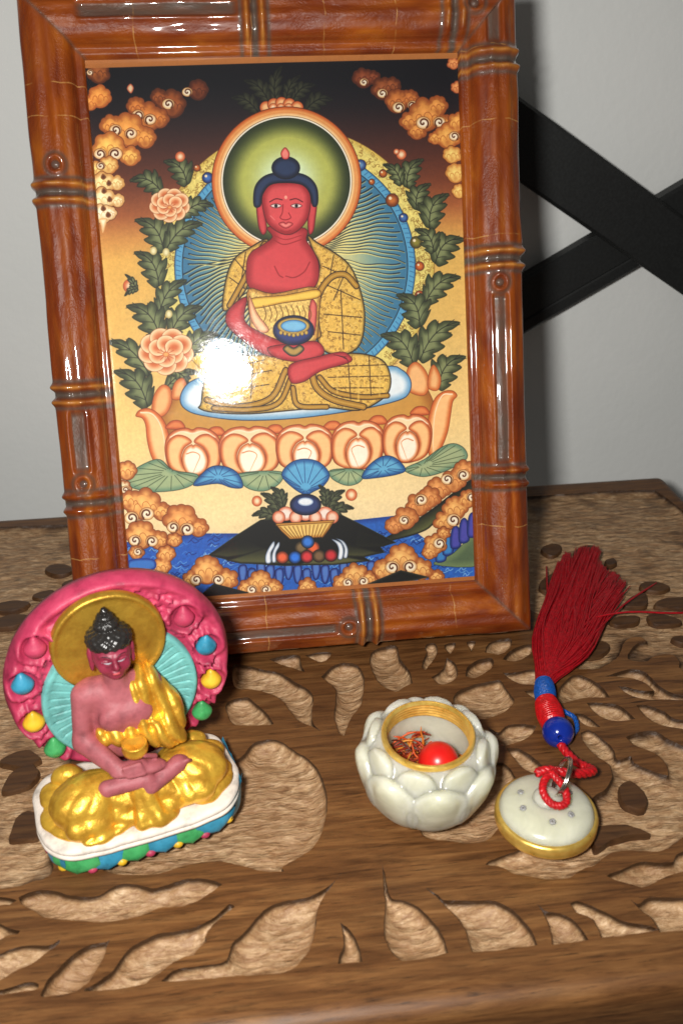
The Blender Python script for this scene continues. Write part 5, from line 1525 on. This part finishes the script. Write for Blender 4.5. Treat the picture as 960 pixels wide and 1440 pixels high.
# saffron: a tangle of dried threads, too fine to count
parts = []
colz = []
for k in range(300):
    a, r_ = random.uniform(0, 6.283), 0.92 * math.sqrt(random.random())
    z = 0.55 + 0.85 * random.random() * (1.0 if r_ * math.cos(a) < .1 else .4)
    c = Vector((r_ * math.cos(a), r_ * math.sin(a), z))
    d = Vector((random.uniform(-1, 1), random.uniform(-1, 1), random.uniform(-.35, .5))).normalized() * random.uniform(.18, .36)
    pts = spline([c - d, c + Vector((random.uniform(-.1, .1), random.uniform(-.1, .1), random.uniform(-.08, .12))), c + d], 7)
    pts = [p if math.hypot(p.x, p.y) < 1.0 else Vector((p.x / math.hypot(p.x, p.y) * .99, p.y / math.hypot(p.x, p.y) * .99, p.z)) for p in pts]
    V, F_ = tube(pts, [0.016, 0.02, 0.022, 0.022, 0.024, 0.028, 0.012], 5)
    parts.append((V, F_)); colz += [random.random()] * len(V)
pts = spline([(0.02, 0.42, 1.1), (0.03, .45, 1.4), (-.02, .47, 1.62), (-0.03, .45, 1.82)], 9)
V, F_ = tube(pts, [.028, .03, .028, .026, .024, .022, .02, .016, .01], 5); parts.append((V, F_)); colz += [.9] * len(V)
V, F_ = join(parts)
t = NT('dried_saffron')
t.set(Base_Color=t.ramp(t.attr('tone'), [(0.0, (0.10, 0.012, 0.004, 1)), (0.45, (0.38, 0.03, 0.006, 1)), (0.8, (0.62, 0.09, 0.012, 1)), (1.0, (0.60, 0.26, 0.03, 1))]), Roughness=0.5)
saf = mesh('saffron', V, F_, t.m, attrs={'tone': colz}, loc=(2.24, -5.76, 0.0))
tag(saf, 'tangle of dried red saffron threads inside the jade jar', 'saffron', kind='stuff')

# ------------------------------------------------------------------ jade lid with ring, cord and tassel
LP = Vector((4.82, -7.02, 0.0))
lid = empty('tasselled_lid', LP)
lid_s = 1.05
prof = [(0.0, 0.0), (0.84, 0.0), (0.88, 0.02)]
for k in range(3): prof += [(0.90, 0.03 + k * .055), (0.87, 0.058 + k * .055)]
prof += [(0.92, 0.20), (1.10, 0.21), (1.15, 0.24), (1.165, 0.30), (1.165, 0.46), (1.15, 0.52), (1.11, 0.55), (1.06, 0.56), (0.9, 0.55), (0.0, 0.54)]
V, F_ = lathe(prof, 96)
mesh('brass_rim', V, F_, M_BRASS, lid, angle=45)
prof = [(1.07, 0.53), (1.07, 0.57), (1.05, 0.60)] + [(1.05 * math.cos(a), 0.58 + 0.34 * math.sin(a)) for a in np.linspace(0.12, 1.4, 14)] + [(0.0, 0.922)]
V, F_ = lathe(prof, 80)
dome = mesh('jade_dome', V, F_, M_JADE, lid)
V, F_ = sphere((0, 0, 0.90), (0.34, 0.34, 0.20), 30, 16)
mesh('knob', V, F_, M_JADE, lid)
M_HOLE = plain('hole_shadow', (0.16, 0.15, 0.11, 1), 0.8)
for a, r_ in ((150, .62), (195, .64), (262, .64), (308, .62), (15, .58), (80, .6)):
    x, y = r_ * math.cos(math.radians(a)), r_ * math.sin(math.radians(a))
    z = 0.58 + 0.34 * math.sqrt(1 - (r_ / 1.05) ** 2)
    up = Vector((x * .4, y * .4, 1)).normalized(); e1 = up.orthogonal().normalized(); e2 = up.cross(e1)
    ringp = [Vector((x, y, z)) + (e1 * math.cos(q) + e2 * math.sin(q)) * 0.045 for q in np.linspace(0, 2 * math.pi, 16, endpoint=False)]
    V, F_ = tube(ringp, 0.034, 8, closed=True)
    h_ = mesh('vent', V, F_, M_JADE, dome)
    V, F_ = sphere((x, y, z), (0.018, 0.018, 0.03), 12, 6)
    mesh('vent_hole', V, F_, M_HOLE, dome)

def L_(p): return Vector(p) - LP                       # world cm -> lid local
def mat_cord(name, col, rough=0.4, scale=900):
    t = NT(name)
    v = t.coord('Object')
    n = t.noise(v, scale, 3, 0.6)
    t.set(Base_Color=t.ramp(n, [(0.3, tuple(c * .55 for c in col[:3]) + (1,)), (0.65, col)]), Roughness=rough)
    t.bump(n, 0.5, 0.0005)
    return t.m
M_CORD = mat_cord('red_silk_cord', (0.62, 0.008, 0.014, 1))
M_STRAND = mat_cord('red_tassel_silk', (0.47, 0.004, 0.012, 1), 0.42)
M_BWRAP = mat_cord('blue_silk_wrap', (0.006, 0.10, 0.46, 1), 0.35, 1200)
M_RWRAP = mat_cord('red_silk_wrap', (0.66, 0.008, 0.012, 1), 0.3, 700)

def twisted(path, rad, turns, n=90):
    """two-ply cord"""
    P_ = spline(path, n)
    res = []
    nrm = (P_[1] - P_[0]).orthogonal().normalized()
    fr_ = []
    for i in range(n):
        t_ = (P_[min(i + 1, n - 1)] - P_[max(i - 1, 0)]).normalized()
        nrm = (nrm - t_ * nrm.dot(t_)).normalized(); fr_.append((nrm.copy(), t_.cross(nrm)))
    for ph in (0, 2.094, 4.189):
        pts = [P_[i] + (fr_[i][0] * math.cos(ph + turns * 6.283 * i / n) + fr_[i][1] * math.sin(ph + turns * 6.283 * i / n)) * rad * .42 for i in range(n)]
        res.append(tube(pts, rad * .70, 8))
    return join(res)
# cord from the bead, bent over to the knob, then a loop lying on the dome
V, F_ = twisted([L_(p) for p in ((5.92, -4.62, .34), (5.98, -4.95, .30), (6.12, -5.42, .34), (6.28, -5.80, .48), (6.22, -6.10, .68), (5.85, -6.32, .86), (5.4, -6.42, 1.04), (5.0, -6.40, 1.14), (4.72, -6.42, 1.12))], 0.105, 7)
mesh('cord', V, F_, M_CORD, lid)
V, F_ = twisted([L_(p) for p in ((5.18, -6.46, 1.16), (4.94, -6.62, 1.22), (4.74, -6.86, 1.22), (4.66, -7.12, 1.20), (4.74, -7.36, 1.13), (4.93, -7.46, 1.10), (5.12, -7.36, 1.10), (5.18, -7.10, 1.17), (5.12, -6.85, 1.22), (5.0, -6.6, 1.26))], 0.085, 8)
mesh('cord_loop', V, F_, M_CORD, lid)
t = NT('steel_ring'); v = t.coord('Object')
t.set(Base_Color=t.ramp(t.noise(v, 300, 3), [(0.3, (0.55, 0.52, 0.46, 1)), (0.7, (0.75, 0.72, 0.66, 1))]), Metallic=1.0, Roughness=0.2)
M_STEEL = t.m
ca = L_((5.16, -6.78, 1.28))
ax1 = Vector((0.42, 0.72, 0.42)).normalized(); ax2 = Vector((0.28, -0.25, 0.9)); ax2 = (ax2 - ax1 * ax2.dot(ax1)).normalized()
for dr in (0.0, 0.055):
    V, F_ = tube([ca + ax1 * math.cos(q) * 0.46 + ax2 * math.sin(q) * 0.40 + Vector((dr, 0, 0)) for q in np.linspace(0, 2 * math.pi, 40, endpoint=False)], 0.033, 8, closed=True)
    mesh('metal_ring', V, F_, M_STEEL, lid)
t = NT('blue_glass'); v = t.coord('Object'); n = t.noise(v, 300, 3)
t.set(Base_Color=t.ramp(n, [(0.3, (0.004, 0.018, 0.22, 1)), (0.7, (0.008, 0.03, 0.30, 1))]), Roughness=0.16, Coat_Weight=0.4)
bd = L_((5.97, -4.38, .41))
prof = [(0.05, -0.37)] + [(0.40 * math.sin(q), -0.40 * math.cos(q)) for q in np.linspace(0.18, math.pi - 0.18, 24)] + [(0.05, 0.37), (0.05, -0.37)]
V, F_ = lathe(prof, 40)
ob = mesh('blue_bead', V, F_, t.m, lid, loc=bd, rot=(math.radians(70), 0, math.radians(-12)))
def wrap(name, a, b, rad, mat, coil):
    """thread wound tightly round the tassel's neck"""
    a, b = L_(a), L_(b); ax = (b - a); ln = ax.length; ax.normalize()
    e1 = ax.orthogonal().normalized(); e2 = ax.cross(e1)
    n = coil * 22
    pts = [a + ax * ln * i / n + (e1 * math.cos(6.283 * i / 22) + e2 * math.sin(6.283 * i / 22)) * rad * (0.86 + .14 * math.sin(math.pi * min(1, max(0, (i / n) * 1.1 - .05)))) for i in range(n + 1)]
    v1 = tube(pts, ln / coil * .62, 6)
    v2 = tube([a, b], rad * .93, 16)
    V, F_ = join([v1, v2])
    mesh(name, V, F_, mat, lid)
wrap('red_wrap', (5.98, -4.02, .34), (6.06, -3.14, .33), 0.32, M_RWRAP, 13)
wrap('blue_wrap', (6.06, -3.12, .33), (6.26, -2.32, .32), 0.27, M_BWRAP, 18)
V, F_ = twisted([L_(p) for p in ((6.22, -3.2, .3), (6.5, -3.35, .16), (6.72, -3.55, .10), (6.66, -3.95, .09), (6.46, -4.2, .12))], 0.06, 4, 40)
mesh('blue_thread_end', V, F_, M_BWRAP, lid)
# tassel: fine strands fanning out over the table
def strand(a, b, mid_up, wig, r_=0.030, sway=0.0):
    a, b = Vector(a), Vector(b)
    side = Vector((-(b - a).y, (b - a).x, 0)).normalized()
    m1 = a.lerp(b, .33) + Vector((0, 0, mid_up)) + side * (random.uniform(-wig, wig) + sway)
    m2 = a.lerp(b, .68) + Vector((0, 0, mid_up * .8)) + side * (random.uniform(-wig, wig) + sway * .4)
    return tube([L_(p) for p in spline([a, m1, m2, b], 13)], [r_] * 11 + [r_ * .9, r_ * .55], 5, cap=False)
parts = []
base0 = Vector((6.26, -2.34, .32))
dirL, dirR = Vector((8.75, 4.05, 0)), Vector((10.95, 2.45, 0))
clumps = [(random.random(), random.uniform(.80, 1.02), random.uniform(.2, 1.0), random.uniform(-.38, .38)) for _ in range(60)]
for k in range(1150):
    cu, cl, cz, cs = random.choice(clumps)
    u = min(1, max(0, cu + random.gauss(0, .024)))
    lay = cz * random.uniform(.6, 1.0)
    e = dirL.lerp(dirR, u) + (Vector((9.9, 4.75, 0)) - Vector((9.85, 3.25, 0))) * (0.80 * math.sin(math.pi * u) ** 0.7)
    e = base0 + (e - base0) * cl * random.uniform(0.97, 1.0)
    e.z = 0.06 + 0.62 * lay * (1 - abs(u - .5))
    ph = random.uniform(0, 6.283); rr_ = 0.235 * math.sqrt(random.random())
    s0 = base0 + Vector((rr_ * math.cos(ph), -.02, rr_ * math.sin(ph) * .95))
    parts.append(strand(s0, e, 0.02 + 0.08 * random.random(), .09, .028, cs))
V, F_ = join(parts)
ts = mesh('tassel', V, F_, M_STRAND, lid); ts['kind'] = 'stuff'
for a, b, up in (((6.35, -2.0, .3), (8.35, 4.0, .08), .1), ((6.5, -2.0, .35), (11.55, 2.45, .12), .15), ((8.5, 0.4, .42), (12.4, .72, .08), .12), ((6.3, -2.1, .4), (9.25, 4.75, .15), .2), ((6.3, -2.1, .4), (9.6, 4.7, .3), .2)):
    V, F_ = strand(a, b, up, .12, .034)
    mesh('loose_strand', V, F_, M_STRAND, lid)
tag(lid, 'round jade and brass lid with metal ring, red cord and tassel', 'lid')
